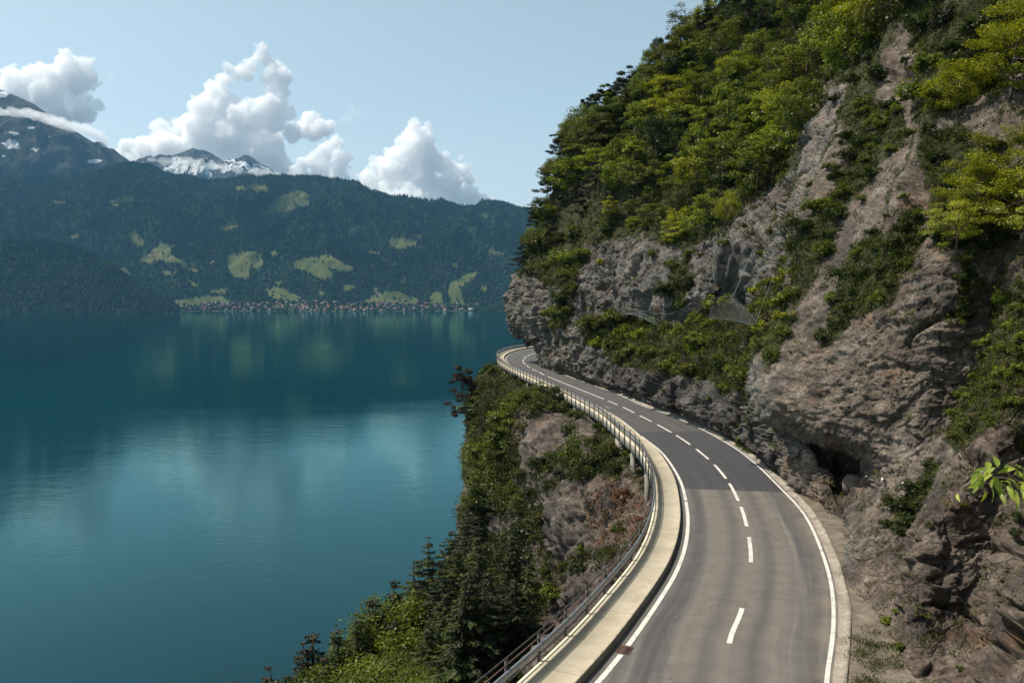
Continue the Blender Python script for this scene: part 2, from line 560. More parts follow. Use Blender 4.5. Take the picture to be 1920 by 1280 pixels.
Lt = tang(Lc)
Ln = np.stack([-Lt[:, 1], Lt[:, 0]], 1)          # towards the lake
WALK_W = 1.62
prof = [(0.24, -0.3), (0.24, 0.24), (0.27, 0.27), (WALK_W - 0.26, 0.25), (WALK_W - 0.25, 0.33), (WALK_W, 0.33), (WALK_W, -0.42), (WALK_W - 0.5, -0.6), (0.3, -0.6), (0.24, -0.3)]
V3 = np.stack([np.concatenate([Lc + Ln * o, np.full((len(Lc), 1), z)], 1) for o, z in prof], 1)
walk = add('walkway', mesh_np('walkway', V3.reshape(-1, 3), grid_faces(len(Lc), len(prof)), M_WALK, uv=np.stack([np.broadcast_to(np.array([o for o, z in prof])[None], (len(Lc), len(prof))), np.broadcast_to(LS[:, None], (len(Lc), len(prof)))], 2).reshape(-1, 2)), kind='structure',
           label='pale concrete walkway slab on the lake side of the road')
# expansion joints across the walkway
nt = NT('joint_gap')
M_DARK = nt.surf(nt.principled(Base_Color=C3(0.05, 0.045, 0.04), Roughness=0.9))
OUT = Lc + Ln * WALK_W

def L_at(s, off):
    P = Lc + Ln * off
    return np.array([np.interp(s, LS, P[:, 0]), np.interp(s, LS, P[:, 1])])
def Ln_at(s):
    v = np.array([np.interp(s, LS, Ln[:, 0]), np.interp(s, LS, Ln[:, 1])])
    return v / np.linalg.norm(v)

# piers under the slab edge
nt = NT('pier_concrete')
p = nt.pos()
c = nt.ramp(nt.noise(nt.scaled(p, (1, 1, 0.2)), 2.0, 6, 0.65), [(0.3, (0.20, 0.185, 0.16)), (0.7, (0.37, 0.335, 0.28))])
M_PIER = nt.surf(nt.principled(Base_Color=c, Roughness=0.9))
def oriented(s, off, z0, z1, ln, wd):
    c2 = L_at(s, off)
    n_ = Ln_at(s)
    t_ = np.array([n_[1], -n_[0]])
    R = np.array([[t_[0], n_[0], 0], [t_[1], n_[1], 0], [0, 0, 1]])
    v, f = box_vf(0, 0, 0, ln, wd, z1 - z0)
    return v @ R.T + np.array([c2[0], c2[1], (z0 + z1) / 2]), f
s_list = np.arange(arcL(1236, 905), arcL(948, 668), 6.4)
for s in s_list:
    v, f = oriented(s, WALK_W - 0.32, -4.5, -0.50, 0.32, 0.36)
    add('pier', mesh_np('pier', v, f, M_PIER), walk)
v, f = oriented(arcL(1188, 812), WALK_W - 0.7, -5, -0.52, 1.0, 1.3)
add('abutment', mesh_np('abutment', v, f, M_PIER), walk)

# --- guard railing
nt = NT('galvanised_steel')
p = nt.pos()
M_GALV = nt.surf(nt.principled(Base_Color=nt.ramp(nt.noise(p, 6, 5), [(0.3, (0.36, 0.40, 0.43)), (0.7, (0.52, 0.56, 0.58))]), Metallic=0.75, Roughness=0.42))
nt = NT('weathered_steel')
M_POST = nt.surf(nt.principled(Base_Color=nt.ramp(nt.noise(nt.pos(), 7, 5), [(0.35, (0.035, 0.035, 0.037)), (0.7, (0.085, 0.075, 0.065))]), Metallic=0.2, Roughness=0.6))
nt = NT('rusty_steel')
M_RUST = nt.surf(nt.principled(Base_Color=nt.ramp(nt.noise(nt.pos(), 5, 6), [(0.35, (0.10, 0.045, 0.03)), (0.7, (0.20, 0.13, 0.10))]), Metallic=0.1, Roughness=0.75))
sA, sB = arcL(1018, 1400) if False else 14.0, arcL(1018, 651) + 6
rail_root = add('guard_railing', None, loc=(0, 0, 0), label='galvanised steel guard railing on dark posts along the walkway edge above the lake', cat='railing')
qs = np.arange(sA, sB, 0.5)
def path3(off, z):
    return np.array([[*L_at(s, off), z] for s in qs])
def tube_obj(name, off, z, r, mat):
    b = MB()
    b.tube(path3(off, z), r, 8)
    return add(name, b.mesh(name, mat, smooth=True), rail_root)
tube_obj('top_rail', WALK_W + 0.06, 1.22, 0.022, M_POST)
tube_obj('middle_rail', WALK_W + 0.06, 1.02, 0.02, M_RUST)
# box-profile guard beam with rounded top, on the walkway side of the posts
prf = [(-0.055, 0.0), (-0.055, 0.10), (-0.02, 0.145), (0.02, 0.145), (0.055, 0.10), (0.055, 0.0), (0.02, -0.05), (-0.02, -0.05), (-0.055, 0.0)]
P0 = np.array([L_at(s, WALK_W - 0.04) for s in qs])
N0 = np.array([Ln_at(s) for s in qs])
V3 = np.stack([np.concatenate([P0 + N0 * o, np.full((len(qs), 1), 0.78 + z)], 1) for o, z in prf], 1)
add('guard_beam', mesh_np('guard_beam', V3.reshape(-1, 3), grid_faces(len(qs), len(prf)), M_GALV, smooth=False), rail_root)
tube_obj('lower_rail', WALK_W + 0.02, 0.56, 0.03, M_POST)
for s in np.arange(sA + 0.3, sB, (sB - sA) / 92):
    v, f = oriented(s, WALK_W + 0.05, -0.36, 1.22, 0.085, 0.07)
    b = MB()
    b.addvf(v, f)
    v, f = oriented(s, WALK_W + 0.045, -0.34, -0.12, 0.18, 0.075)      # foot plate bolted to the slab face
    b.addvf(v, f)
    add('post', b.mesh('post', M_POST), rail_root)

# --- drain grate in the gutter
nt = NT('grate_iron')
M_GRATE = nt.surf(nt.principled(Base_Color=C3(0.11, 0.055, 0.042), Roughness=0.7, Metallic=0.2))
cg = L_at(sg, -0.12)
n_ = Ln_at(sg)
t_ = np.array([n_[1], -n_[0]])
Rg = np.array([[t_[0], n_[0], 0], [t_[1], n_[1], 0], [0, 0, 1]])
b = MB()
for k in range(7):
    b.box(-0.24 + 0.08 * k, 0, 0.008, 0.035, 0.34, 0.012, rot=Rg, at_=(*cg, 0.006))
for k in (-1, 1):
    b.box(0, 0.19 * k, 0.008, 0.56, 0.04, 0.016, rot=Rg, at_=(*cg, 0.006))
b.box(0, 0, 0.001, 0.56, 0.36, 0.003, rot=Rg, at_=(*cg, 0.004))
add('drain_grate', b.mesh('drain_grate', M_GRATE), label='small rusty drain grate in the gutter beside the pale walkway kerb', cat='drain')

# --- gutter, kerb and verge under the rock
nt = NT('gutter_concrete')
p = nt.pos()
c = nt.ramp(nt.noise(p, 1.7, 6, 0.65), [(0.3, (0.20, 0.168, 0.132)), (0.5, (0.33, 0.285, 0.225)), (0.7, (0.46, 0.405, 0.32))])
c = nt.mix(nt.ramp(nt.noise(p, 11, 5, 0.7), [(0.45, 0.0), (0.62, 0.65)]), c, (0.17, 0.135, 0.10))
c = nt.mix(nt.ramp(nt.noise(p, 0.8, 5, 0.7), [(0.5, 0.0), (0.62, 0.6)]), c, (0.13, 0.105, 0.075))
M_GUT = nt.surf(nt.principled(Base_Color=c, Roughness=0.92, Normal=nt.bump(nt.noise(p, 12, 4), 0.4, 0.02)))
Rt = tang(Rc)
Rn = np.stack([Rt[:, 1], -Rt[:, 0]], 1)
wobr = vnoise(np.stack([RS * 0.35, RS * 0, RS * 0], 1), 5) * 0.10
prof = [(0.085, 0.003), (0.34, -0.015), (0.37, 0.075), (0.48, 0.085), (0.51, 0.03), (0.56, -0.2)]
V3 = np.stack([np.concatenate([Rc + Rn * (o + (wobr if o > 0.5 else 0 * wobr))[:, None], np.full((len(Rc), 1), z)], 1) for o, z in prof], 1)
add('kerb', mesh_np('kerb', V3.reshape(-1, 3), grid_faces(len(Rc), len(prof))[:, ::-1], M_GUT), kind='structure', label='pale concrete gutter and kerb at the rock side of the road')
nt = NT('verge_soil')
p = nt.pos()
c = nt.ramp(nt.noise(p, 1.1, 6, 0.7), [(0.3, (0.07, 0.058, 0.038)), (0.5, (0.15, 0.118, 0.085)), (0.7, (0.27, 0.22, 0.165))])
M_VERGE = nt.surf(nt.principled(Base_Color=c, Roughness=0.95, Normal=nt.bump(nt.noise(p, 6, 6, 0.7), 0.8, 0.06)))
offs = np.linspace(0.46, 6.0, 18)
V3 = []
for o in offs:
    P = Rc + Rn * o
    z = 0.03 + 0.015 * (o - 0.6) + 0.07 * fbm(np.stack([P[:, 0] * 0.9, P[:, 1] * 0.9, P[:, 0] * 0], 1), 3, 4) * min(1, (o - 0.58) * 3)
    V3.append(np.concatenate([P, z[:, None]], 1))
V3 = np.stack(V3, 1)
VERGE = V3
add('verge', mesh_np('verge', V3.reshape(-1, 3), grid_faces(len(Rc), len(offs))[:, ::-1], M_VERGE, smooth=True), kind='structure', label='strip of soil and rubble between the kerb and the rock wall')
# ================================================================== CLIFF (upper, beside the road)
def Pz(x, y, z):
    return (x, y, z)
A = lambda *q: tuple(at(*q))
colA = [(14, 159, -.6), (13.5, 158, 3), (12, 157, 5.5), (10, 157, 9), (10, 157, 13), (11, 159, 18), (14, 162, 23), (19, 168, 29), (29, 181, 40), (47, 197, 56), (75, 218, 76)]
colZ = [(x + 45, y + 45, z) for x, y, z in colA]
CL = [
 colZ, colA,
 # B: the nose outline against the lake
 [A(1024, 690, 131), A(1019, 662, 135), A(1003, 636, 138), A(976, 610, 140), A(965, 577, 141), A(972, 535, 143), A(1003, 488, 146), A(1022, 430, 150), A(1085, 300, 158), A(1225, 180, 172), A(1410, 10, 190)],
 # C: front of the nose
 [A(1072, 704, 113.5), A(1062, 660, 117), A(1056, 625, 119), A(1050, 590, 121), A(1050, 555, 123), A(1066, 505, 126), A(1100, 440, 131), A(1135, 350, 138), A(1190, 230, 148), A(1290, 90, 160), A(1440, -90, 176)],
 [A(1115, 718, 103), A(1112, 680, 105), A(1112, 640, 108), A(1112, 606, 112), A(1115, 560, 115), A(1130, 505, 118), A(1155, 440, 123), A(1190, 350, 130), A(1240, 210, 142), A(1340, 60, 155), A(1480, -120, 171)],
 # D
 [A(1172, 738, 91), A(1176, 694, 92.5), A(1178, 632, 102), A(1182, 607, 107), A(1185, 570, 107), A(1195, 500, 112), A(1215, 430, 118), A(1245, 335, 126), A(1300, 190, 138), A(1390, 40, 150), A(1520, -140, 166)],
 # E
 [A(1292, 783, 71), A(1292, 722, 73), A(1295, 648, 86), A(1300, 612, 92.5), A(1308, 560, 92), A(1328, 485, 97), A(1345, 420, 102), A(1375, 320, 111), A(1425, 180, 124), A(1500, 30, 137), A(1600, -140, 152)],
 # F: under the grey bulge with the hollow
 [A(1392, 828, 58.5), A(1396, 765, 60.5), A(1398, 690, 68), A(1395, 625, 80), A(1388, 560, 90), A(1385, 500, 83), A(1400, 430, 90), A(1450, 330, 99), A(1510, 200, 112), A(1580, 50, 125), A(1670, -140, 140)],
 # G: turning on to the near buttress
 [A(1442, 868, 51), A(1440, 810, 53), A(1432, 745, 56.5), A(1440, 680, 62), A(1462, 610, 68), A(1475, 530, 73), A(1485, 430, 80), A(1505, 320, 88), A(1545, 190, 98), A(1610, 50, 109), A(1690, -130, 124)],
 # H: buttress edge
 [A(1528, 955, 43.2), A(1530, 880, 43.6), A(1492, 820, 45.0), A(1452, 745, 46.0), A(1470, 660, 48.5), A(1497, 580, 51), A(1535, 480, 55), A(1575, 350, 61), A(1630, 200, 69), A(1705, 40, 77), A(1780, -150, 89)],
 # I: wall with the undercut
 [A(1562, 1046, 37.0), A(1580, 958, 39.6), A(1610, 880, 43.2), A(1596, 825, 38.8), A(1610, 720, 38.5), A(1635, 620, 39.0), A(1665, 500, 40.0), A(1705, 390, 43.5), A(1755, 250, 50), A(1805, 90, 57), A(1870, -150, 69)],
 # J
 [A(1590, 1122, 30.0), A(1622, 1035, 31.2), A(1664, 938, 33.8), A(1690, 860, 35.2), A(1725, 750, 35.2), A(1755, 640, 35.4), A(1782, 500, 35.9), A(1808, 385, 38.2), A(1850, 245, 44), A(1895, 80, 50), A(1960, -150, 61)],
 # K0: gully
 [A(1640, 1192, 26.7), A(1680, 1082, 28.6), A(1722, 970, 31.6), A(1762, 860, 33.2), A(1815, 760, 34.2), A(1860, 640, 34.6), A(1895, 490, 35.6), A(1918, 365, 38), A(1960, 220, 42.5), A(2015, 60, 48), A(2090, -150, 58)],
 # K: near rock mass
 [A(1692, 1300, 22.6), A(1706, 1215, 23.8), A(1712, 1120, 24.8), A(1735, 1010, 25.8), A(1790, 905, 26.6), A(1860, 815, 27.6), A(1930, 742, 28.8), A(2010, 640, 30.5), A(2090, 500, 34), A(2170, 300, 41), A(2260, 30, 52)],
 [A(1748, 1400, 20.4), A(1772, 1312, 21.4), A(1820, 1180, 23.8), A(1865, 1060, 24.9), A(1910, 960, 25.8), A(1970, 870, 27), A(2045, 780, 28.2), A(2130, 660, 29), A(2220, 480, 33), A(2300, 260, 40), A(2400, 0, 50)],
 # L, M: outside the frame, on to the ground the camera looks out from
 [(10.6, 16.5, -.5), (11.6, 17, 1.2), (12.8, 17.5, 3), (14.2, 18.2, 4.6), (15.8, 19.2, 6.2), (17.6, 20.6, 7.8), (19.6, 22.4, 9.6), (22, 25, 12), (25.5, 29, 16), (30, 35, 23), (37, 43, 33)],
 [(8.4, 10.5, -.5), (9.0, 10.3, 1.5), (9.6, 10.1, 3.4), (10.2, 9.9, 5.2), (11.0, 9.8, 6.8), (12.4, 9.9, 8), (15, 10.5, 9.6), (18.5, 12, 12), (23, 15, 17), (29, 20, 25), (38, 28, 37)],
 [(3.5, 4.0, -.5), (4.4, 3.2, 1.5), (5.0, 2.6, 3.6), (5.5, 2.2, 5.6), (6.0, 1.8, 7.4), (7.2, 1.4, 8.6), (10, 1, 10), (14, 1, 12.5), (20, 2, 18), (28, 5, 27), (40, 10, 40)],
 [(-4, -6, -.5), (-3.4, -6.8, 1.5), (-3, -7.4, 3.6), (-2.6, -8, 5.6), (-2, -8.6, 7.4), (-1, -9.5, 8.6), (3, -11, 10), (9, -12, 12.5), (17, -13, 18), (27, -13, 27), (42, -12, 40)],
]
P = np.array(CL, float)
cc = [22, 34, 60, 60, 60, 95, 85, 60, 70, 95, 95, 85, 95, 90, 50, 40, 24, 12]
rc = [55, 60, 60, 60, 60, 60, 60, 60, 60, 40]
G1, cu = catmull(P, cc)
G2, ru = catmull(np.swapaxes(G1, 0, 1), rc)
G = np.swapaxes(G2, 0, 1)                     # (ncol, nrow, 3)
NC, NR = G.shape[:2]
CU = np.broadcast_to(cu[:, None], (NC, NR))
RU = np.broadcast_to(ru[None, :], (NC, NR))

def grid_normals(G):
    n = np.cross(np.gradient(G, axis=1), np.gradient(G, axis=0))
    n /= np.linalg.norm(n, axis=2)[..., None] + 1e-12
    return n

def displace(G, sign_ref, layers):
    n = grid_normals(G)
    if np.mean(n @ np.array(sign_ref)) < 0:
        n = -n
    return n

n = displace(G, (-0.8, -0.4, 0.4), None)
p = G.reshape(-1, 3)
cuf, ruf = CU.ravel(), RU.ravel()
near = sstep(8.4, 9.2, cuf)                     # near buttress and wall
rock2 = sstep(12.2, 12.9, cuf)                  # near rock mass
big = fbm(p / np.array([7, 9, 7]), 3, 3)
big2 = fbm(p / np.array([19, 19, 19]), 2, 8)
rg = ridged(p / np.array([4.5, 4.5, 9.0]), 4, 21)           # vertical ribs on the far walls
f1, e1 = facets(p / np.array([3.6, 3.6, 2.6]), 31, 0.9)
f2, e2 = facets((p + 0.25 * fbm(p, 2, 77)[:, None]) / np.array([1.25, 1.25, 0.8]), 32, 0.9)
f3, e3 = facets((p + 0.1 * fbm(p * 2, 2, 78)[:, None]) / np.array([0.46, 0.46, 0.30]), 33, 0.9)
# gently dipping strata
dip = p[:, 2] + 0.22 * p[:, 1] - 0.15 * p[:, 0] + 0.9 * fbm(p / 6.0, 3, 41)
st1 = np.abs(((dip / 1.5) % 1.0) - 0.5) * 2
st2 = vnoise(np.stack([dip * 3.1, p[:, 0] * 0.25, p[:, 1] * 0.25], 1), 44)
fine = fbm(p * 1.7, 5, 51, 0.6)
fine2 = fbm(p * np.array([5, 5, 7.0]), 3, 52, 0.6)
aniso = fbm(np.stack([p[:, 0] * 0.7 + p[:, 2] * 0.2, p[:, 1] * 0.7, dip * 2.1], 1), 5, 57, 0.62)
aniso = np.sign(aniso) * np.abs(aniso) ** 0.8
def ledges(wl, seed, sharp):
    # broken bedding steps: the stone leans in going up and then juts out over the next step
    x = dip / wl + 0.9 * fbm(p / (wl * 3.2), 3, seed) + 0.25 * fbm(p / (wl * 0.8), 2, seed + 5)
    f = x - np.floor(x)
    k = np.floor(x)
    amp = 0.5 + 0.5 * vnoise(np.stack([p[:, 0] / (wl * 2.6), p[:, 1] / (wl * 2.6), k * 1.37], 1), seed + 9) * 1.6
    return (1 - f) * np.clip(amp, 0, 1.3) * sstep(0, sharp, f) - 0.35
lg1, lg2, lg3 = ledges(1.9, 611, 0.10), ledges(0.75, 621, 0.12), ledges(0.30, 631, 0.2)
edge = np.minimum(1, np.minimum(ruf / 0.25, 1.0))            # no displacement exactly at the base
fv1, ev1 = facets((p + 0.5 * fbm(p / 2, 2, 79)[:, None]) / np.array([1.7, 1.7, 3.4]), 34, 0.9)
fv2, ev2 = facets((p + 0.2 * fbm(p, 2, 80)[:, None]) / np.array([0.7, 0.7, 1.2]), 35, 0.9)
d_far = 0.9 * big + 1.2 * big2 + 0.75 * rg + 0.60 * f1 + 0.62 * fv1 + 0.36 * fv2 + 0.10 * f3 + 0.20 * fine + 0.10 * fine2 - 0.25 * (1 - sstep(0, 0.12, ev1)) - 0.12 * (1 - sstep(0, 0.15, ev2))
d_far = d_far - (0.25 * fv2 + 0.25 * fv1) * sstep(5.0, 6.0, ruf)
d_near = 0.30 * big + 0.15 * f1 + 0.12 * f2 + 0.08 * f3 + 0.06 * st2 + 0.07 * aniso + 0.03 * fine2 + 0.24 * lg1 + 0.14 * lg2 + 0.06 * lg3 - 0.06 * (1 - sstep(0.0, 0.08, e2)) + 0.08 * (rg)
d_rock2 = 0.18 * big + 0.52 * f1 + 0.22 * f2 + 0.08 * f3 + 0.09 * fine + 0.05 * fine2 - 0.14 * (1 - sstep(0.0, 0.04, e1)) - 0.06 * (1 - sstep(0.0, 0.06, e2))
d = d_far * (1 - near) + near * (d_near * (1 - rock2) + d_rock2 * rock2)
# the grey bulge and the hollow at F; the lip over the undercut at H-I
def bumpf(cu0, ru0, sc_, sr_):
    return np.exp(-((cuf - cu0) / sc_) ** 2 - ((ruf - ru0) / sr_) ** 2)
d += 1.7 * bumpf(7.1, 5.3, 0.45, 0.8) - 2.2 * bumpf(6.45, 4.4, 0.30, 0.7) - 2.0 * bumpf(7.25, 3.9, 0.35, 0.5)
d -= 0.8 * bumpf(9.7, 1.6, 0.25, 0.7)
d -= 1.3 * bumpf(4.4, 4.6, 0.22, 0.5)
d += 1.1 * bumpf(9.0, 3.3, 0.28, 1.3)
d += 0.9 * bumpf(5.6, 5.2, 0.4, 0.5) + 0.9 * bumpf(4.9, 4.3, 0.3, 0.6)
# rocky ribs that climb out of the forest
d += 2.0 * np.exp(-((cuf - 8.95 - 0.02 * ruf) / 0.16) ** 2) * sstep(5.2, 6.2, ruf)
d += 1.3 * np.exp(-((cuf - 10.1) / 0.14) ** 2) * sstep(5.8, 6.5, ruf)
# deep cracks and overhang lines on the near walls, as (column, row) polylines
def crack(pts, depth, wd):
    pts = np.array(pts, float)
    out = np.full(len(p), 9.0)
    for a, b in zip(pts[:-1], pts[1:]):
        ab = b - a
        t = np.clip(((cuf - a[0]) * ab[0] + (ruf - a[1]) * ab[1]) / (ab @ ab), 0, 1)
        out = np.minimum(out, np.hypot(cuf - a[0] - t * ab[0], (ruf - a[1] - t * ab[1])))
    wob = 1 + 0.5 * fine2
    return -depth * np.exp(-(out / (wd * np.maximum(wob, 0.2))) ** 2)
PX, PY, PD = project(G.reshape(-1, 3))
def crack_px(pts, depth, wd, cmin=8.0):
    """a crack drawn along a course seen in the photograph, carved into the wall itself"""
    pts = np.array(pts, float)
    out = np.full(len(p), 1e3)
    jx, jy = 5 * fine2, 5 * fine
    for a, b in zip(pts[:-1], pts[1:]):
        ab = b - a
        t = np.clip(((PX - a[0]) * ab[0] + (PY - a[1]) * ab[1]) / (ab @ ab), 0, 1)
        out = np.minimum(out, np.hypot(PX + jx - a[0] - t * ab[0], PY + jy - a[1] - t * ab[1]))
    return np.where(cuf > cmin, -depth * np.exp(-(out / wd) ** 2), 0)
d += crack_px([(1698, 650), (1715, 620), (1760, 597), (1805, 587)], 0.7, 6)
d += crack_px([(1560, 755), (1590, 735), (1640, 690), (1700, 684)], 0.25, 5)
d += crack_px([(1800, 1128), (1850, 1140), (1900, 1165), (1935, 1172)], 0.0, 6)
d += crack_px([(1745, 1130), (1790, 1140), (1830, 1165), (1850, 1200), (1925, 1212)], 0.55, 3.5, 11.5)
d += crack_px([(1880, 1115), (1905, 1140), (1960, 1160)], 0.6, 5, 11.5)
d += crack_px([(1800, 1020), (1850, 1010)], 0.35, 5, 11.5)
d += crack_px([(1740, 1090), (1800, 1060)], 0.25, 4, 11.5)
d += crack_px([(1440, 775), (1480, 812), (1520, 828), (1540, 850), (1545, 900)], 0.9, 7, 8.4)
d += crack_px([(1670, 150), (1700, 140), (1712, 160)], 1.6, 10)
d *= 0.25 + 0.75 * sstep(0, 0.35, ruf)
G = (G.reshape(-1, 3) + n.reshape(-1, 3) * d[:, None]).reshape(NC, NR, 3)
# the square recess cut into the wall beside the road, with its sill of dressed stone
pf = G.reshape(-1, 3)
PX, PY, PD = project(pf)
rec = (PX > 1562) & (PX < 1612) & (PY > 862) & (PY < 893) & (cuf > 9.3) & (cuf < 11)
pf[rec] += np.array([0.5, 0.9, -0.02])
CLIFF_P = pf.copy()

# vegetation / soil amount, read from where the photograph shows greenery on this wall
def depth_buffer(plist, sx=6.0, W_=1920, H_=1280):
    w_, h_ = math.ceil(W_ / sx), math.ceil(H_ / sx)
    zb = np.full(w_ * h_, 1e9)
    for q in plist:
        x, y, z = project(q)
        ok = (z > 1) & (x >= 0) & (x < W_) & (y >= 0) & (y < H_)
        idx = (y[ok] / sx).astype(int) * w_ + (x[ok] / sx).astype(int)
        np.minimum.at(zb, idx, z[ok])
    return zb.reshape(h_, w_), sx
def visible(P, zb, tol=2.5):
    b, sx = zb
    x, y, z = project(P)
    ok = (z > 1) & (x >= 0) & (x < 1920) & (y >= 0) & (y < 1280)
    xi = np.clip((x / sx).astype(int), 0, b.shape[1] - 1)
    yi = np.clip((y / sx).astype(int), 0, b.shape[0] - 1)
    return ok & (z < b[yi, xi] + tol), x, y

FOREST = [(985, 470), (1010, 400), (1065, 230), (1200, 140), (1330, -30), (1720, -30), (1700, 25), (1655, 95), (1600, 150), (1560, 150), (1520, 175), (1490, 320), (1400, 385), (1330, 445), (1280, 470), (1200, 445), (1110, 455), (1030, 470)]
VEG = [
 [(965, 470), (1010, 440), (1100, 450), (1090, 515), (1040, 540), (1000, 520), (970, 520)],
 [(1045, 560), (1085, 505), (1062, 625), (1035, 622)],
 [(1085, 612), (1180, 592), (1270, 610), (1330, 575), (1420, 590), (1440, 640), (1385, 700), (1340, 720), (1250, 700), (1180, 690), (1110, 655)],
 [(1290, 640), (1350, 655), (1405, 730), (1360, 735), (1320, 700)],
 [(1405, 560), (1470, 495), (1482, 620), (1440, 700), (1415, 640)],
 [(1480, 410), (1560, 340), (1590, 300), (1640, 280), (1640, 330), (1580, 400), (1530, 520), (1485, 585)],
 [(1560, 560), (1590, 470), (1660, 430), (1720, 380), (1740, 440), (1690, 520), (1680, 560), (1600, 605), (1540, 660)],
 [(1797, 480), (1822, 480), (1815, 605), (1795, 610)],
 [(1870, 550), (1930, 540), (1930, 750), (1850, 800), (1800, 850), (1765, 830), (1800, 740), (1860, 640)],
 [(1655, 990), (1700, 930), (1745, 870), (1765, 880), (1722, 960), (1695, 1010)],
 [(1590, 300), (1690, 205), (1705, 260), (1640, 330)],
 [(1565, 230), (1590, 150), (1640, 105), (1665, 110), (1650, 200), (1690, 200), (1640, 290), (1600, 300)],
 [(1690, 40), (1760, -20), (1940, -20), (1940, 120), (1800, 200), (1720, 230), (1710, 120)],
 [(1720, 250), (1800, 230), (1900, 300), (1880, 460), (1750, 470), (1740, 360)],
 [(1250, 520), (1290, 470), (1300, 520), (1290, 580), (1250, 590)],
]
ROCK_FREE = [[(1530, 190), (1560, 150), (1580, 200), (1570, 330), (1520, 420), (1480, 440), (1480, 380), (1510, 300)],
             [(1650, 120), (1700, 40), (1712, 110), (1690, 190), (1640, 190)],
             [(1610, 400), (1640, 320), (1700, 280), (1720, 350), (1660, 420), (1600, 460)]]
ZB_CLIFF = depth_buffer([CLIFF_P])
vis, vx, vy = visible(CLIFF_P, ZB_CLIFF, 4.0)
jx = vx + 14 * fbm(CLIFF_P / 3.0, 3, 301)
jy = vy + 14 * fbm(CLIFF_P / 3.0, 3, 302)
vegm = np.where(ruf > 5.2, 0.30 + 0.45 * np.clip(fbm(CLIFF_P / 2.6, 3, 305), -1, 1), 0.0).astype(np.float32)
forestm = in_poly(jx, jy, FOREST) & (cuf < 9.3)
for q in VEG:
    vegm[in_poly(jx, jy, q)] = 0.85
for q in ROCK_FREE:
    vegm[in_poly(jx, jy, q)] = 0.08
    forestm[in_poly(jx, jy, q)] = False
vegm[forestm] = 1.0
nrm = grid_normals(G).reshape(-1, 3)
if np.mean(nrm @ np.array([-0.8, -0.4, 0.4])) < 0:
    nrm = -nrm
CLIFF_N = nrm
hid = ~vis
up = sstep(0.35, 0.75, nrm[:, 2])
vegm = np.where(hid, np.maximum(vegm, np.maximum(up * 0.8, sstep(5.6, 6.4, ruf) * 0.9)), np.maximum(vegm, 0.45 * up * (fbm(CLIFF_P / 2.0, 2, 9) > 0.1)))
CLIFF_VEG, CLIFF_FOREST, CLIFF_CU, CLIFF_RU = vegm, forestm, cuf, ruf

nt = NT('cliff_rock')
p = nt.pos()
warp = nt.n('ShaderNodeTexNoise', {'Vector': p, 'Scale': 0.35, 'Detail': 4}).outputs['Color']
pw = nt.n('ShaderNodeVectorMath', {0: p, 1: nt.n('ShaderNodeVectorMath', {0: warp, 1: (1.6, 1.6, 1.6)}, operation='MULTIPLY').outputs[0]}, operation='ADD').outputs[0]
nb = nt.noise(pw, 0.16, 6, 0.62)
nm = nt.noise(pw, 0.9, 8, 0.66)
nf = nt.noise(p, 6.5, 9, 0.78)
nff = nt.noise(p, 2.6, 9, 0.82, 0.5)
vstr = nt.noise(nt.scaled(pw, (1.0, 1.0, 0.13)), 0.75, 7, 0.66)
hstr = nt.noise(nt.scaled(pw, (0.25, 0.25, 2.2)), 1.1, 6, 0.62)
warm = nt.ramp(nm, [(0.28, (0.066, 0.049, 0.040)), (0.45, (0.180, 0.143, 0.117)), (0.58, (0.285, 0.232, 0.188)), (0.72, (0.44, 0.37, 0.30))])
grey = nt.ramp(nm, [(0.28, (0.060, 0.058, 0.058)), (0.45, (0.16, 0.152, 0.145)), (0.6, (0.27, 0.252, 0.228)), (0.75, (0.42, 0.385, 0.34))])
tone = nt.attr('tone')
col = nt.mix(nt.math('ADD', tone, nt.math('MULTIPLY', nt.math('SUBTRACT', nb, 0.5), 1.6), clamp=True), grey, warm)
col = nt.mix(nt.math('MULTIPLY', tone, nt.ramp(hstr, [(0.45, 0.0), (0.60, 0.75)])), col, nt.mix(1.0, col, (0.62, 0.58, 0.58), 'MULTIPLY'))
# blue-grey water streaks and dark lichen
streakm = nt.math('MULTIPLY', nt.attr('streak'), nt.ramp(vstr, [(0.42, 0.0), (0.58, 1.0)]))
col = nt.mix(streakm, col, nt.ramp(nm, [(0.35, (0.10, 0.122, 0.13)), (0.65, (0.25, 0.275, 0.27))]))
col = nt.mix(nt.ramp(nt.noise(nt.scaled(pw, (1, 1, 0.22)), 0.42, 6, 0.7), [(0.52, 0.0), (0.61, 0.70)]), col, (0.062, 0.058, 0.056))
# iron stains
col = nt.mix(nt.ramp(nt.noise(pw, 0.33, 5, 0.6), [(0.62, 0.0), (0.74, 0.6)]), col, (0.27, 0.135, 0.075))
col = nt.mix(1.0, col, nt.ramp(nf, [(0.30, 0.50), (0.5, 1.0), (0.70, 1.5)]), 'MULTIPLY')
col = nt.mix(1.0, col, nt.ramp(nff, [(0.32, 0.45), (0.44, 0.95), (0.6, 1.05), (0.7, 1.35)]), 'MULTIPLY')
crk = nt.n('ShaderNodeTexVoronoi', {'Vector': nt.scaled(pw, (1, 1, 1.7)), 'Scale': 0.62}, feature='DISTANCE_TO_EDGE').outputs['Distance']
crk2 = nt.n('ShaderNodeTexVoronoi', {'Vector': nt.scaled(pw, (1, 1, 1.5)), 'Scale': 2.3}, feature='DISTANCE_TO_EDGE').outputs['Distance']
crm = nt.math('MAXIMUM', nt.ramp(crk, [(0.0, 0.75), (0.022, 0.0)]), nt.math('MULTIPLY', nt.ramp(crk2, [(0.0, 0.6), (0.035, 0.0)]), nt.ramp(nb, [(0.4, 0.2), (0.6, 1.0)])))
col = nt.mix(crm, col, (0.05, 0.042, 0.036))
veg = nt.attr('veg')
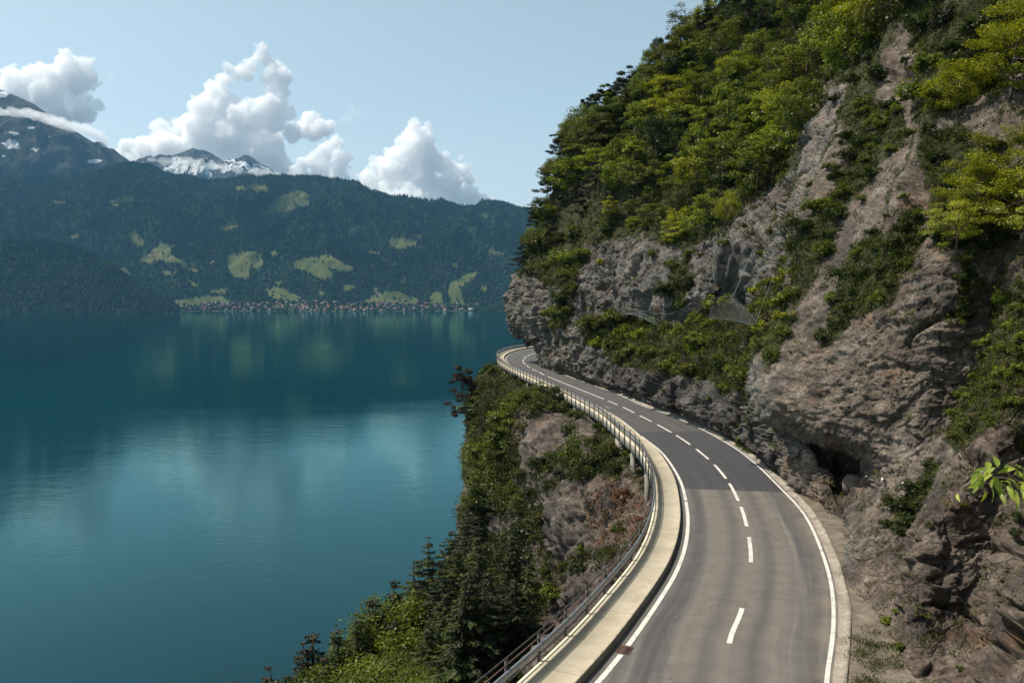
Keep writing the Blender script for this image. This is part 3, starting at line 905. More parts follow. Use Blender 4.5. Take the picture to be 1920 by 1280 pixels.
vgm = nt.ramp(nt.math('ADD', veg, nt.math('MULTIPLY', nt.math('SUBTRACT', nt.noise(p, 0.8, 7, 0.7), 0.5), 1.5)), [(0.55, 0.0), (0.72, 1.0)])
soil = nt.ramp(nt.noise(p, 1.9, 6, 0.7), [(0.3, (0.025, 0.030, 0.012)), (0.5, (0.055, 0.062, 0.025)), (0.62, (0.095, 0.085, 0.045)), (0.75, (0.16, 0.13, 0.085))])
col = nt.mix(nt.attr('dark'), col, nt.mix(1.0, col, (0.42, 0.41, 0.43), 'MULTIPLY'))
col = nt.mix(vgm, col, soil)
hgt = nt.math('ADD', nt.math('MULTIPLY', nm, 0.5), nt.math('ADD', nt.math('MULTIPLY', nf, 0.40), nt.math('MULTIPLY', nff, 0.7)))
hgt = nt.math('SUBTRACT', hgt, nt.math('MULTIPLY', crm, 0.35))
col = nt.mix(1.0, col, (0.84, 0.80, 0.755), 'MULTIPLY')
bmp = nt.bump(hgt, 0.85, 0.20)
M_ROCK = nt.surf(nt.principled(Base_Color=col, Roughness=0.92, Specular_IOR_Level=0.2, Normal=bmp))

tone_v = 0.18 + 0.62 * near + 0.10 * rock2 + 0.35 * bumpf(3.2, 1.0, 0.8, 0.7) + 0.3 * bumpf(2.5, 4.5, 0.6, 1.0)
tone_v = tone_v + 0.25 * sstep(5.5, 6.5, ruf) * (1 - near)
streak_v = 0.35 + 0.75 * bumpf(9.0, 2.6, 0.22, 1.3) + 0.6 * bumpf(10.5, 0.6, 0.6, 0.6) - 0.25 * near + 0.35 * bumpf(6, 4.5, 1.5, 0.8) - 0.2 * rock2
dark_v = sstep(3.4, 4.6, cuf) * (1 - sstep(8.0, 8.5, cuf)) * (1 - sstep(1.6, 2.6, ruf)) * (0.75 + 0.5 * fbm(CLIFF_P / 2.5, 3, 333)) + 0.5 * bumpf(7.2, 4.0, 0.5, 0.7) + 0.6 * bumpf(9.55, 1.2, 0.25, 0.9)  # dark stone with shade painted in: low far wall, hollow and undercut
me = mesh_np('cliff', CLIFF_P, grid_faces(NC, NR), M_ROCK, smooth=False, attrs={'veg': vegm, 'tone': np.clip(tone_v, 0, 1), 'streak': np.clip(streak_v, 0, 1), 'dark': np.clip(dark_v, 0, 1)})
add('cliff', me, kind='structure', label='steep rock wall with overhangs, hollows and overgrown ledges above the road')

# ================================================================== LOWER SLOPE (below the walkway down to the lake)
stations = [  # (Y of the walkway edge, [(outward, z), ...] 9 rows)
 (5,   [(-1.0, -.7), (0.2, -1.0), (2.2, -2.4), (5, -6), (10, -11), (18, -19), (28, -28), (38, -36), (52, -47)]),
 (22,  [(-1.0, -.7), (0.2, -1.0), (2.0, -2.4), (4.4, -6), (8, -11), (15, -19), (25, -28), (35, -36), (49, -47)]),
 (33,  [(-1.0, -.7), (0.1, -1.2), (1.5, -3.0), (3.6, -6.5), (7, -11), (14, -19), (24, -28), (34, -36), (48, -47)]),
 (45,  [(-1.6, -1.0), (-0.6, -2.6), (1.2, -4.6), (3.4, -8.5), (6.6, -13), (13, -20), (23, -29), (33, -37), (46, -47)]),
 (56,  [(-1.8, -1.2), (-0.6, -2.4), (1.2, -4.6), (3.4, -9), (6, -14), (12, -21), (21, -29), (31, -37), (44, -47)]),
 (66,  [(-1.0, -.8), (0.3, -1.6), (2.4, -3.6), (4.2, -8), (6.0, -14), (11, -21), (19, -29), (28, -37), (40, -47)]),
 (82,  [(-1.0, -.8), (0.5, -1.5), (2.4, -2.8), (4.2, -6), (5.6, -12), (9.0, -20), (15, -28), (22, -37), (31, -47)]),
 (97,  [(-1.0, -.8), (0.6, -1.6), (2.6, -2.8), (3.8, -5.5), (4.6, -11), (6.6, -19), (10, -28), (14, -37), (20, -47)]),
 (112, [(-1.0, -.8), (0.8, -1.4), (3.0, -2.6), (5.0, -5.2), (6.0, -11), (7.0, -19), (9, -28), (11.5, -37), (15, -47)]),
 (124, [(-1.0, -.8), (0.8, -1.4), (2.4, -2.6), (4.0, -5.0), (4.8, -11), (5.6, -19), (7, -28), (9, -37), (12, -47)]),
 (138, [(-1.0, -.8), (0.6, -1.4), (2.4, -2.6), (3.8, -5.4), (4.4, -11), (5, -19), (6, -28), (7, -37), (9, -47)]),
 (150, [(-1.0, -.8), (0.3, -1.6), (1.0, -3.4), (1.6, -6), (2, -11), (2.6, -19), (3.4, -28), (4, -37), (5.5, -47)]),
 (168, [(-1.0, -.8), (0.3, -1.6), (1.0, -3.4), (1.6, -6), (2, -11), (2.6, -19), (3.4, -28), (4, -37), (5.5, -47)]),
]
S_OF_Y = []
far_i = np.argmin(Lc[:, 0] + 0 * Lc[:, 1] + np.where((Lc[:, 1] > 120), 0, 1e3))
cols = []
for Y, rows in stations:
    k = np.argmin(np.abs(Lc[:, 1] - Y) + np.where(Lc[:, 1] > 165, 50, 0)) if Y < 160 else np.argmin(np.abs(Lc[:, 1] - 178))
    b_, n_ = OUT[k], Ln[k]
    cols.append([(b_[0] + n_[0] * o, b_[1] + n_[1] * o, z) for o, z in rows])
cols.append([(30 - 0.4 * o, 196 + o, z) for o, z in stations[-1][1]])
cols.append([(70 - 0.4 * o, 215 + o, z) for o, z in stations[-1][1]])
P = np.array(cols, float)
nC = len(P)
cc2 = [30, 45, 60, 60, 60, 60, 60, 60, 60, 60, 50, 40, 20, 10]
rc2 = [14, 40, 50, 60, 70, 70, 60, 30]
S1, su = catmull(P, cc2)
S2, tv = catmull(np.swapaxes(S1, 0, 1), rc2)
SG = np.swapaxes(S2, 0, 1)
SC, SR = SG.shape[:2]
suf = np.broadcast_to(su[:, None], (SC, SR)).ravel()
tvf = np.broadcast_to(tv[None, :], (SC, SR)).ravel()
n = grid_normals(SG)
if np.mean(n @ np.array([-0.8, -0.2, 0.5])) < 0:
    n = -n
p = SG.reshape(-1, 3)
rg = ridged(p / np.array([3.5, 3.5, 9]), 4, 121)
f1, e1 = facets(p / np.array([3.2, 3.2, 3.0]), 131, 0.9)
f2, e2 = facets((p + 0.25 * fbm(p, 2, 177)[:, None]) / np.array([1.2, 1.2, 1.0]), 132, 0.9)
d = 0.9 * fbm(p / 8, 3, 103) + 0.45 * rg + 0.75 * f1 + 0.36 * f2 + 0.25 * fbm(p * 1.6, 4, 104, 0.6)
d *= sstep(0.6, 2.2, tvf)
PXs, PYs, _ = project(p)
def blob(px, py, rx, ry):
    return np.exp(-((PXs - px) / rx) ** 2 - ((PYs - py) / ry) ** 2)
d += 1.6 * blob(1012, 825, 30, 40) + 1.0 * blob(930, 965, 22, 55) + 0.9 * blob(1093, 800, 14, 28)
SLOPE_P = p + n.reshape(-1, 3) * d[:, None]
SLOPE_N = grid_normals(SLOPE_P.reshape(SC, SR, 3)).reshape(-1, 3)
if np.mean(SLOPE_N @ np.array([-0.8, -0.2, 0.5])) < 0:
    SLOPE_N = -SLOPE_N
ZB_ALL = depth_buffer([CLIFF_P, SLOPE_P])
svis, sx_, sy_ = visible(SLOPE_P, ZB_ALL, 3.0)
SROCK = [[(985, 790), (1040, 765), (1062, 800), (1045, 850), (1005, 875), (980, 835)], [(1085, 780), (1112, 790), (1110, 860), (1092, 850)],
         [(905, 915), (960, 905), (975, 1010), (940, 1030), (905, 990)], [(866, 900), (888, 890), (892, 945), (870, 950)], [(1020, 930), (1110, 880), (1150, 900), (1130, 1010), (1060, 1060), (1020, 1010)],
         [(1060, 1080), (1180, 1040), (1215, 1030), (1150, 1120), (1010, 1250), (900, 1290), (1010, 1180)]]
SDRY = [[(1120, 900), (1200, 900), (1225, 960), (1180, 1020), (1110, 1030), (1100, 950)]]
jx = sx_ + 10 * fbm(SLOPE_P / 2.0, 3, 311)
jy = sy_ + 10 * fbm(SLOPE_P / 2.0, 3, 312)
sveg = np.clip(0.60 + 0.55 * fbm(SLOPE_P / 3.5, 3, 315), 0.2, 0.9).astype(np.float32)
for q in SROCK:
    sveg[in_poly(jx, jy, q)] = 0.12
sveg[(sy_ < 770) & (sx_ < 1060)] = 0.9
for q in SDRY:
    sveg[in_poly(jx, jy, q)] = 0.40
stone = 0.55 + 0.6 * np.where(in_poly(jx, jy, SROCK[1]) | in_poly(jx, jy, SROCK[2]), 1.0, 0.6)
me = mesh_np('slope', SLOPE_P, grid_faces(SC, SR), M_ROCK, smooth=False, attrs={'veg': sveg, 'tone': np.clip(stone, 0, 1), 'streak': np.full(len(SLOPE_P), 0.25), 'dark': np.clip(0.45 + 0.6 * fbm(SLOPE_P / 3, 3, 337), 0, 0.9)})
add('slope', me, kind='structure', label='steep overgrown slope falling from the walkway to the lake')
# ================================================================== LAKE
nt = NT('lake_water')
p = nt.pos()
big = nt.noise(p, 0.006, 4, 0.55)
calm = nt.ramp(nt.noise(nt.scaled(p, (0.35, 1, 1)), 0.011, 5, 0.6), [(0.3, 0.25), (0.55, 1.0)])
w1 = nt.noise(nt.scaled(p, (0.42, 1, 1)), 0.21, 3, 0.55, 0.3)
w2 = nt.noise(nt.scaled(p, (0.5, 1, 1)), 0.75, 3, 0.55, 0.2)
w3 = nt.noise(nt.scaled(p, (0.7, 1, 1)), 2.4, 2, 0.5)
h = nt.math('ADD', nt.math('MULTIPLY', w1, 0.38), nt.math('ADD', nt.math('MULTIPLY', w2, 0.28), nt.math('MULTIPLY', w3, 0.10)))
h = nt.math('MULTIPLY', nt.math('MULTIPLY', h, calm), 0.10)
nb = nt.bump(h, 1.0, 1.0)
wcol = nt.col(nt.mix(nt.ramp(big, [(0.35, 0.0), (0.65, 1.0)]), (0.0002, 0.022, 0.030), (0.0003, 0.034, 0.043)), 0.52)
dif = nt.n('ShaderNodeBsdfDiffuse', {'Color': wcol}).outputs[0]
glo = nt.n('ShaderNodeBsdfGlossy', {'Color': C3(0.52, 0.92, 0.95), 'Roughness': 0.03, 'Normal': nb}).outputs[0]
fr = nt.n('ShaderNodeFresnel', {'IOR': 1.42, 'Normal': nb}).outputs[0]
M_WATER = nt.surf(nt.n('ShaderNodeMixShader', {0: fr, 1: dif, 2: glo}).outputs[0])
v = np.array([[-9000, -1500, LAKE], [9000, -1500, LAKE], [9000, 5200, LAKE], [-9000, 5200, LAKE]])
add('lake', mesh_np('lake', v, np.array([[0, 1, 2, 3]]), M_WATER), kind='structure', label='deep teal lake with ripples and reflections of the clouds')

# ================================================================== FAR SLOPE, MOUNTAINS
def interp_px(pts, x):
    pts = np.array(pts, float)
    return np.interp(x, pts[:, 0], pts[:, 1])

MEADOWS = [[(482, 404), (500, 392), (528, 366), (560, 357), (577, 362), (578, 385), (545, 395), (500, 403)], [(198, 381), (222, 370), (248, 366), (258, 374), (215, 386)],
 [(240, 437), (255, 433), (274, 455), (266, 468), (248, 455)], [(255, 491), (275, 478), (300, 457), (325, 458), (318, 476), (345, 492), (352, 500), (300, 488), (285, 496)],
 [(163, 485), (200, 488), (235, 505), (241, 516), (205, 500)], [(423, 478), (460, 472), (491, 473), (493, 500), (468, 505), (466, 525), (440, 520), (425, 500)],
 [(548, 492), (575, 483), (620, 476), (630, 487), (665, 502), (655, 510), (618, 504), (625, 520), (600, 525), (575, 510), (552, 504)],
 [(728, 446), (750, 446), (785, 452), (780, 462), (750, 469), (728, 462)], [(498, 542), (522, 537), (570, 560), (548, 566), (505, 557)], [(676, 567), (700, 555), (722, 547), (742, 545), (788, 561), (780, 572), (690, 572)],
 [(838, 545), (845, 530), (872, 515), (897, 508), (893, 518), (862, 540), (870, 570), (845, 570)], [(806, 560), (812, 548), (826, 548), (832, 568), (812, 568)],
 [(286, 578), (330, 562), (415, 553), (440, 570), (400, 566), (330, 580)], [(345, 522), (360, 526), (377, 538), (362, 536)], [(845, 494), (860, 492), (858, 504), (848, 503)],
 [(748, 520), (762, 517), (758, 532), (750, 534)], [(895, 400), (918, 398), (915, 410), (900, 412)], [(300, 505), (330, 512), (322, 518), (305, 512)], [(515, 530), (530, 526), (525, 536)],
 [(640, 500), (662, 503), (650, 512), (637, 508)], [(915, 468), (945, 474), (940, 480), (918, 475)], [(700, 540), (712, 552), (716, 560), (705, 552)], [(465, 345), (500, 348), (505, 358), (478, 360)], [(600, 545), (612, 552), (600, 556)],
 [(770, 438), (795, 440), (790, 446), (772, 444)], [(355, 500), (372, 505), (368, 512), (352, 508)], [(390, 545), (420, 540), (428, 548), (395, 552)], [(505, 470), (518, 468), (520, 480), (508, 482)], [(690, 470), (715, 474), (712, 480), (692, 478)], [(595, 420), (615, 418), (620, 426), (600, 428)], [(130, 440), (150, 438), (148, 446), (132, 447)], [(640, 535), (660, 532), (668, 542), (645, 545)], [(900, 540), (912, 535), (915, 548), (903, 550)], [(440, 350), (455, 348), (462, 356), (445, 358)], [(410, 425), (450, 422), (448, 430), (415, 432)], [(85, 375), (125, 378), (110, 383)]]

def ridge_mesh(name, mat, outline, y_of_px, base_z, Yr, Yf, nx, ny, namp, nscale, seed, back=1.0, x0=-320, x1=1500, attrs_fn=None, power=1.0, foot=0.0):
    """land between a foot line at distance Yf and a skyline (given by its photograph outline) at distance Yr; falls away behind"""
    px = np.linspace(x0, x1, nx)
    t = np.concatenate([np.linspace(0, 1, ny), 1 + np.linspace(0.03, 0.9, 14)])
    py = interp_px(outline, px)
    yr = Yr(px) if callable(Yr) else np.full(nx, float(Yr))
    yf = Yf(px) if callable(Yf) else np.full(nx, float(Yf))
    top = np.array([at(a, b, y) for a, b, y in zip(px, py, yr)])
    dirx = np.array([ray(a, 560)[0] / ray(a, 560)[1] for a in px])
    Y = yf[:, None] + (yr - yf)[:, None] * t[None, :]
    X = dirx[:, None] * Y
    tt = np.clip(t, 0, 1)[None, :]
    f = tt ** power
    if foot:
        f = np.where(tt < 0.08, f * 0.35, f * 0.35 + 0.65 * f * sstep(0.08, 0.2, tt))
    Z = base_z + (top[:, 2][:, None] - base_z) * f
    Z = np.where(t[None, :] > 1, top[:, 2][:, None] - (t[None, :] - 1) * (top[:, 2][:, None] - base_z) * back, Z)
    q = np.stack([X.ravel() / nscale, Y.ravel() / nscale, Z.ravel() / nscale * 0.3], 1)
    nz = ridged(q, 5, seed, 0.5) - 0.4
    env = (np.sin(np.pi * np.clip(t, 0, 1)) ** 0.7 + 0.06)[None, :] * np.minimum(1, t * 6)[None, :]
    Z = Z + namp * nz.reshape(Z.shape) * env
    V = np.stack([X, Y, Z], 2).reshape(-1, 3)
    at_ = attrs_fn(V) if attrs_fn else None
    me = mesh_np(name, V, grid_faces(nx, len(t)), mat, smooth=True, attrs=at_)
    return me, V.reshape(nx, len(t), 3)

# far slope ground
nt = NT('far_slope_ground')
p = nt.pos()
mead = nt.attr('meadow')
gc = nt.ramp(nt.noise(p, 0.011, 5, 0.6), [(0.32, (0.074, 0.100, 0.035)), (0.5, (0.110, 0.128, 0.044)), (0.66, (0.165, 0.146, 0.070))])
gc = nt.mix(1.0, gc, nt.ramp(nt.noise(p, 0.06, 5, 0.7), [(0.3, 0.75), (0.7, 1.2)]), 'MULTIPLY')
fc = nt.ramp(nt.noise(p, 0.012, 7, 0.7), [(0.3, (0.012, 0.024, 0.014)), (0.55, (0.026, 0.044, 0.020)), (0.72, (0.055, 0.070, 0.034))])
c = nt.mix(mead, fc, gc)
c = nt.mix(nt.attr('bare'), c, (0.20, 0.18, 0.14))
M_FAR = nt.surf(nt.n('ShaderNodeBsdfDiffuse', {'Color': nt.col(c, 0.62)}).outputs[0])

main_ridge = [(-320, 290), (-100, 325), (0, 338), (80, 350), (160, 330), (240, 313), (285, 312), (320, 330), (345, 334), (400, 342), (480, 341), (560, 339), (640, 343), (690, 357), (740, 376), (800, 386), (870, 390), (940, 388), (1000, 398), (1100, 406), (1500, 430)]
def far_attrs(V):
    x, y, z = project(V)
    jx = x + 3.0 * fbm(V / 60, 3, 61)
    jy = y + 2.0 * fbm(V / 60, 3, 62)
    m = np.zeros(len(V), np.float32)
    for q in MEADOWS:
        m[in_poly(jx, jy, q)] = 1
    shore = (y > 566) & (x > 285) & (x < 880) & (V[:, 2] > LAKE)
    m = np.maximum(m, shore * 0.55)
    bare = (in_poly(jx, jy, [(396, 470), (405, 468), (398, 500), (392, 510)]) | in_poly(jx, jy, [(702, 538), (708, 540), (716, 556), (710, 556)])) * 0.8
    bare = np.maximum(bare, 0.7 * (fbm(V / 45, 3, 66) > 1.0))
    return {'meadow': m, 'bare': bare.astype(np.float32)}
def far_foot(px):
    return 3560 + 60 * np.sin(px / 130.0) + 25 * np.sin(px / 37.0)
me, FAR = ridge_mesh('far_hills', M_FAR, main_ridge, None, LAKE - 1, 5700, far_foot, 620, 200, 150, 560, 71, attrs_fn=far_attrs, power=1.12, foot=1)
add('far_hills', me, kind='structure', label='forested slope with bright meadows across the lake')

hill_l = [(-320, 430), (-100, 446), (0, 456), (90, 452), (160, 474), (220, 503), (262, 545), (300, 574), (330, 592), (360, 600)]
def hill_attrs(V):
    return {'meadow': np.zeros(len(V)), 'bare': np.zeros(len(V))}
me, HILL = ridge_mesh('near_hills', M_FAR, hill_l, None, LAKE - 2, 3500, 3060, 200, 90, 28, 260, 72, x0=-320, x1=345, attrs_fn=hill_attrs, power=0.8)
add('near_hills', me, kind='structure', label='dark wooded foothill at the lake shore below the mountain')

# mountains
nt = NT('mountain_rock')
p = nt.pos()
zz = nt.n('ShaderNodeSeparateXYZ', {0: p}).outputs[2]
nrmz = nt.n('ShaderNodeSeparateXYZ', {0: nt.n('ShaderNodeNewGeometry').outputs['Normal']}).outputs[2]
n1 = nt.noise(p, 0.0035, 8, 0.68)
n2 = nt.noise(p, 0.016, 7, 0.7)
rock = nt.ramp(n2, [(0.3, (0.055, 0.058, 0.050)), (0.6, (0.13, 0.125, 0.105)), (0.75, (0.22, 0.20, 0.17))])
grass = nt.ramp(n2, [(0.3, (0.030, 0.046, 0.020)), (0.7, (0.075, 0.088, 0.040))])
c = nt.mix(nt.ramp(nt.math('ADD', nt.math('MULTIPLY', zz, 0.00055), nt.math('MULTIPLY', nt.math('SUBTRACT', n1, 0.5), 1.4)), [(0.42, 0.0), (0.62, 1.0)]), grass, rock)
c = nt.mix(nt.attr('forest'), c, (0.016, 0.028, 0.016))
sn = nt.math('ADD', nt.attr('snow'), nt.math('MULTIPLY', nt.math('SUBTRACT', nt.noise(p, 0.006, 8, 0.72, 0.8), 0.5), 2.6))
c2 = nt.mix(nt.ramp(sn, [(0.80, 0.0), (0.88, 1.0)]), nt.col(c, 0.72), (0.92, 0.94, 0.96))
M_MTN = nt.surf(nt.principled(Base_Color=c2, Roughness=0.95, Specular_IOR_Level=0.1, Normal=nt.bump(n2, 1.0, 60)))

def mtn_attrs(snowfn, forestfn):
    def fn(V):
        x, y, z = project(V)
        return {'snow': snowfn(x, y, V), 'forest': np.clip(forestfn(x, y, V), 0, 1)}
    return fn
niesen = [(-320, -60), (-200, 30), (-100, 112), (0, 168), (20, 174), (42, 181), (75, 196), (110, 220), (140, 241), (172, 264), (205, 287), (236, 309), (300, 350), (400, 400), (500, 430)]
def sn_l(x, y, V):
    s = np.full(len(V), 0.16)
    for cx, cy, rx, ry, a in ((5, 178, 14, 8, .9), (20, 272, 26, 14, .75), (62, 280, 22, 10, .6), (28, 250, 30, 6, .5), (172, 302, 22, 6, .75), (60, 240, 16, 5, .55), (95, 257, 14, 4, .6), (10, 292, 20, 6, .6)):
        s = np.maximum(s, 1.7 * a * np.exp(-((x - cx) / rx) ** 2 - ((y - cy) / ry) ** 2))
    return s
def fo_l(x, y, V):
    return sstep(285, 345, y + 22 * fbm(V / 260, 4, 88))
me, _ = ridge_mesh('mountain', M_MTN, niesen, None, 0, 6700, 5300, 330, 190, 260, 900, 73, x0=-320, x1=480, attrs_fn=mtn_attrs(sn_l, fo_l), power=0.95)
add('mountain', me, kind='structure', label='high dark mountain with last snow patches on its flank')
snowp = [(200, 338), (225, 326), (243, 312), (268, 297), (285, 296), (305, 298), (330, 292), (345, 287), (368, 277), (382, 284), (400, 291), (425, 303), (440, 302), (465, 296), (478, 303), (492, 311), (508, 318), (518, 325), (540, 338), (600, 350)]
def sn_s(x, y, V):
    return 0.56 + 0.3 * np.exp(-((y - 315) / 14) ** 2) - 0.12 * np.exp(-((x - 470) / 20) ** 2 - ((y - 300) / 9) ** 2)
me, _ = ridge_mesh('snow_mountain', M_MTN, snowp, None, 700, 8900, 8000, 260, 120, 150, 420, 75, x0=190, x1=600, attrs_fn=mtn_attrs(sn_s, lambda x, y, V: 0 * x), power=0.9)
add('snow_mountain', me, kind='structure', label='snow-streaked twin peaks showing above the forest ridge')
farr = [(640, 380), (690, 364), (704, 355), (714, 359), (724, 364), (742, 371), (757, 366), (772, 372), (786, 378), (830, 392)]
me, _ = ridge_mesh('distant_mountain', M_MTN, farr, None, 400, 8600, 7900, 160, 60, 90, 420, 76, x0=640, x1=830, attrs_fn=mtn_attrs(lambda x, y, V: 0.25 + 0 * x, lambda x, y, V: 0 * x))
add('distant_mountain', me, kind='structure', label='pale blue distant peaks just clearing the forest ridge')

# ------------------------------------------------------------------ far-off forest: one mass of small trees
nt = NT('far_forest_leaf')
r_ = nt.attr('rnd')
lf = nt.attr('leafy')
c = nt.mix(lf, nt.ramp(r_, [(0.0, (0.010, 0.021, 0.014)), (1.0, (0.026, 0.046, 0.022))]), nt.ramp(r_, [(0.0, (0.022, 0.042, 0.014)), (1.0, (0.055, 0.082, 0.026))]))
M_FFOR = nt.surf(nt.n('ShaderNodeBsdfDiffuse', {'Color': nt.col(c, 0.50)}).outputs[0])

def sample_grid(Gr, n, rng):
    a, b = Gr.shape[:2]
    i = rng.integers(0, a - 1, n)
    j = rng.integers(0, b - 1, n)
    u, v = rng.random(n)[:, None], rng.random(n)[:, None]
    return (Gr[i, j] * (1 - u) + Gr[i + 1, j] * u) * (1 - v) + (Gr[i, j + 1] * (1 - u) + Gr[i + 1, j + 1] * u) * v

def far_trees(Pt, rng):
    n = len(Pt)
    leafy = (vnoise(Pt / 120.0, 93) + 0.4 * rng.normal(size=n) * 0.7 + (Pt[:, 2] < 180) * 0.5) > 0.35
    h = np.where(leafy, rng.uniform(9, 16, n), rng.uniform(13, 27, n))
    r = np.where(leafy, rng.uniform(4.0, 7.0, n), rng.uniform(2.6, 4.6, n))
    k = 6
    an = np.arange(k) / k * 2 * math.pi
    # profile rings: base, shoulder, tip
    prof = np.stack([np.where(leafy, 0.35, 1.0), np.where(leafy, 1.0, 0.55), np.where(leafy, 0.55, 0.22)], 1)
    hz = np.stack([np.full(n, 0.05), np.where(leafy, 0.5, 0.42), np.where(leafy, 0.86, 0.78)], 1)
    V = np.zeros((n, 3 * k + 1, 3))
    for q in range(3):
        jit = rng.uniform(0.7, 1.3, (n, k))
        V[:, q * k:(q + 1) * k, 0] = Pt[:, 0:1] + np.cos(an)[None] * (r * prof[:, q])[:, None] * jit
        V[:, q * k:(q + 1) * k, 1] = Pt[:, 1:2] + np.sin(an)[None] * (r * prof[:, q])[:, None] * jit
        V[:, q * k:(q + 1) * k, 2] = Pt[:, 2:3] + (h * hz[:, q])[:, None] - 2
    V[:, -1] = Pt + np.stack([0 * h, 0 * h, h - 2], 1)
    f4 = [[q * k + a, q * k + (a + 1) % k, (q + 1) * k + (a + 1) % k, (q + 1) * k + a] for q in range(2) for a in range(k)]
    f3 = [[2 * k + a, 2 * k + (a + 1) % k, 3 * k] for a in range(k)]
    m = 3 * k + 1
    F4 = (np.array(f4)[None] + (np.arange(n) * m)[:, None, None]).reshape(-1, 4)
    F3 = (np.array(f3)[None] + (np.arange(n) * m)[:, None, None]).reshape(-1, 3)
    rnd = np.repeat(np.clip(rng.random(n) * 0.8 + 0.3 * vnoise(Pt / 90.0, 95), 0, 1), m)
    return V.reshape(-1, 3), [F4, F3], {'rnd': rnd, 'leafy': np.repeat(leafy.astype(float), m)}

rng = np.random.default_rng(5)
Q = sample_grid(FAR[:, :202], 120000, rng)
x, y, z = project(Q)
ok = (x > -120) & (x < 1120)
m = np.zeros(len(Q), bool)
jx = x + 3.0 * fbm(Q / 60, 3, 61)
jy = y + 2.0 * fbm(Q / 60, 3, 62)
for q in MEADOWS:
    m |= in_poly(jx, jy, q)
ok &= ~(m & (rng.random(len(Q)) > 0.03))
shore = (y > 566) & (x > 200) & (x < 900)
ok &= ~(shore & (rng.random(len(Q)) > 0.6))
ok &= Q[:, 2] > LAKE + 1
ok &= ~((rng.random(len(Q)) < 0.25) & (fbm(Q / 130, 3, 97) > 0.35))
Q2 = sample_grid(HILL, 9000, rng)
x2, y2, _ = project(Q2)
ok2 = (x2 > -150) & (x2 < 335) & (Q2[:, 2] > LAKE + 0.5)
v, f, a = far_trees(np.concatenate([Q[ok], Q2[ok2]]), rng)
add('far_forest', mesh_np('far_forest', v, f, M_FFOR, attrs=a), kind='stuff', label='dense mixed forest covering the slope across the lake')

# ------------------------------------------------------------------ village on the far shore
def wallmat(nm, c):
    t_ = NT(nm)
    return t_.surf(t_.n('ShaderNodeBsdfDiffuse', {'Color': t_.col(t_.mix(t_.noise(t_.pos(), 0.4, 3), c, tuple(k * 0.8 for k in c)))}).outputs[0])
WALLS = [wallmat('white_plaster', (0.42, 0.40, 0.365)), wallmat('brown_timber', (0.12, 0.085, 0.062)), wallmat('cream_plaster', (0.33, 0.30, 0.25))]
ROOFS = [(wallmat('brown_tile', (0.17, 0.105, 0.08)), 'brown'), (wallmat('grey_slate', (0.20, 0.20, 0.21)), 'grey'), (wallmat('red_tile', (0.30, 0.14, 0.10)), 'reddish')]
M_PANE = wallmat('window_dark', (0.03, 0.035, 0.04))
def house_mesh(wm, rm, Lx, Ly, H, R):
    b = MB()
    b.box(0, 0, H / 2 - 1.5, Lx, Ly, H + 3)
    b.addvf(np.array([[-Lx / 2, -Ly / 2, H], [-Lx / 2, Ly / 2, H], [-Lx / 2, 0, H + R], [Lx / 2, -Ly / 2, H], [Lx / 2, Ly / 2, H], [Lx / 2, 0, H + R]]), np.array([[0, 2, 1], [3, 4, 5]]))
    nw = sum(map(len, b.f4)) + 0
    nwall3 = 2
    e = 0.9
    s_ = R / (Ly / 2)
    for sg_ in (-1, 1):
        y0, z0 = sg_ * (Ly / 2 + e), H - e * s_
        b.addvf(np.array([[-Lx / 2 - e, y0, z0], [Lx / 2 + e, y0, z0], [Lx / 2 + e, 0, H + R + .05], [-Lx / 2 - e, 0, H + R + .05], [-Lx / 2 - e, y0, z0 + .35], [Lx / 2 + e, y0, z0 + .35], [Lx / 2 + e, 0, H + R + .4], [-Lx / 2 - e, 0, H + R + .4]]),
                np.array([[0, 1, 2, 3], [7, 6, 5, 4], [0, 4, 5, 1], [3, 2, 6, 7], [0, 3, 7, 4], [1, 5, 6, 2]]))
    n4a = sum(map(len, b.f4))
    for fl_ in range(int(H // 2.8)):
        for k in range(3):
            b.box(-Lx / 2 + Lx * (k + .5) / 3, -Ly / 2 - 0.03, 1.6 + 2.8 * fl_, 1.1, 0.1, 1.3)
    n4b = sum(map(len, b.f4))
    me = b.mesh('house', wm)
    me.materials.append(rm)
    me.materials.append(M_PANE)
    idx = np.zeros(len(me.polygons), np.int32)
    idx[nw:n4a] = 1
    idx[n4a:n4b] = 2
    me.polygons.foreach_set('material_index', idx)
    return me
HOUSES = []
for wi, wm in enumerate(WALLS):
    for ri, (rm, rn) in enumerate(ROOFS):
        HOUSES.append((house_mesh(wm, rm, RNG.uniform(11, 16), RNG.uniform(9, 12), RNG.uniform(5.5, 9), RNG.uniform(2.6, 4)), ('white', 'brown timber', 'cream')[wi], rn))
rng = np.random.default_rng(23)
cand = sample_grid(FAR[:, :60], 60000, rng)
x, y, _ = project(cand)
dens = np.exp(-((x - 560) / 130) ** 2) + 0.75 * np.exp(-((x - 740) / 100) ** 2) + 0.25 * np.exp(-((x - 430) / 70) ** 2)
okh = (x > 300) & (x < 900) & (y > 564 + 6 * np.abs(np.sin(x / 60))) & (cand[:, 2] > LAKE + 1.2) & (rng.random(len(x)) < dens)
cand = cand[okh]
placed = []
for q in cand:
    if len(placed) >= 210:
        break
    if all((q[0] - r[0]) ** 2 + ((q[1] - r[1])) ** 2 > 19 ** 2 for r in placed):
        placed.append(q)
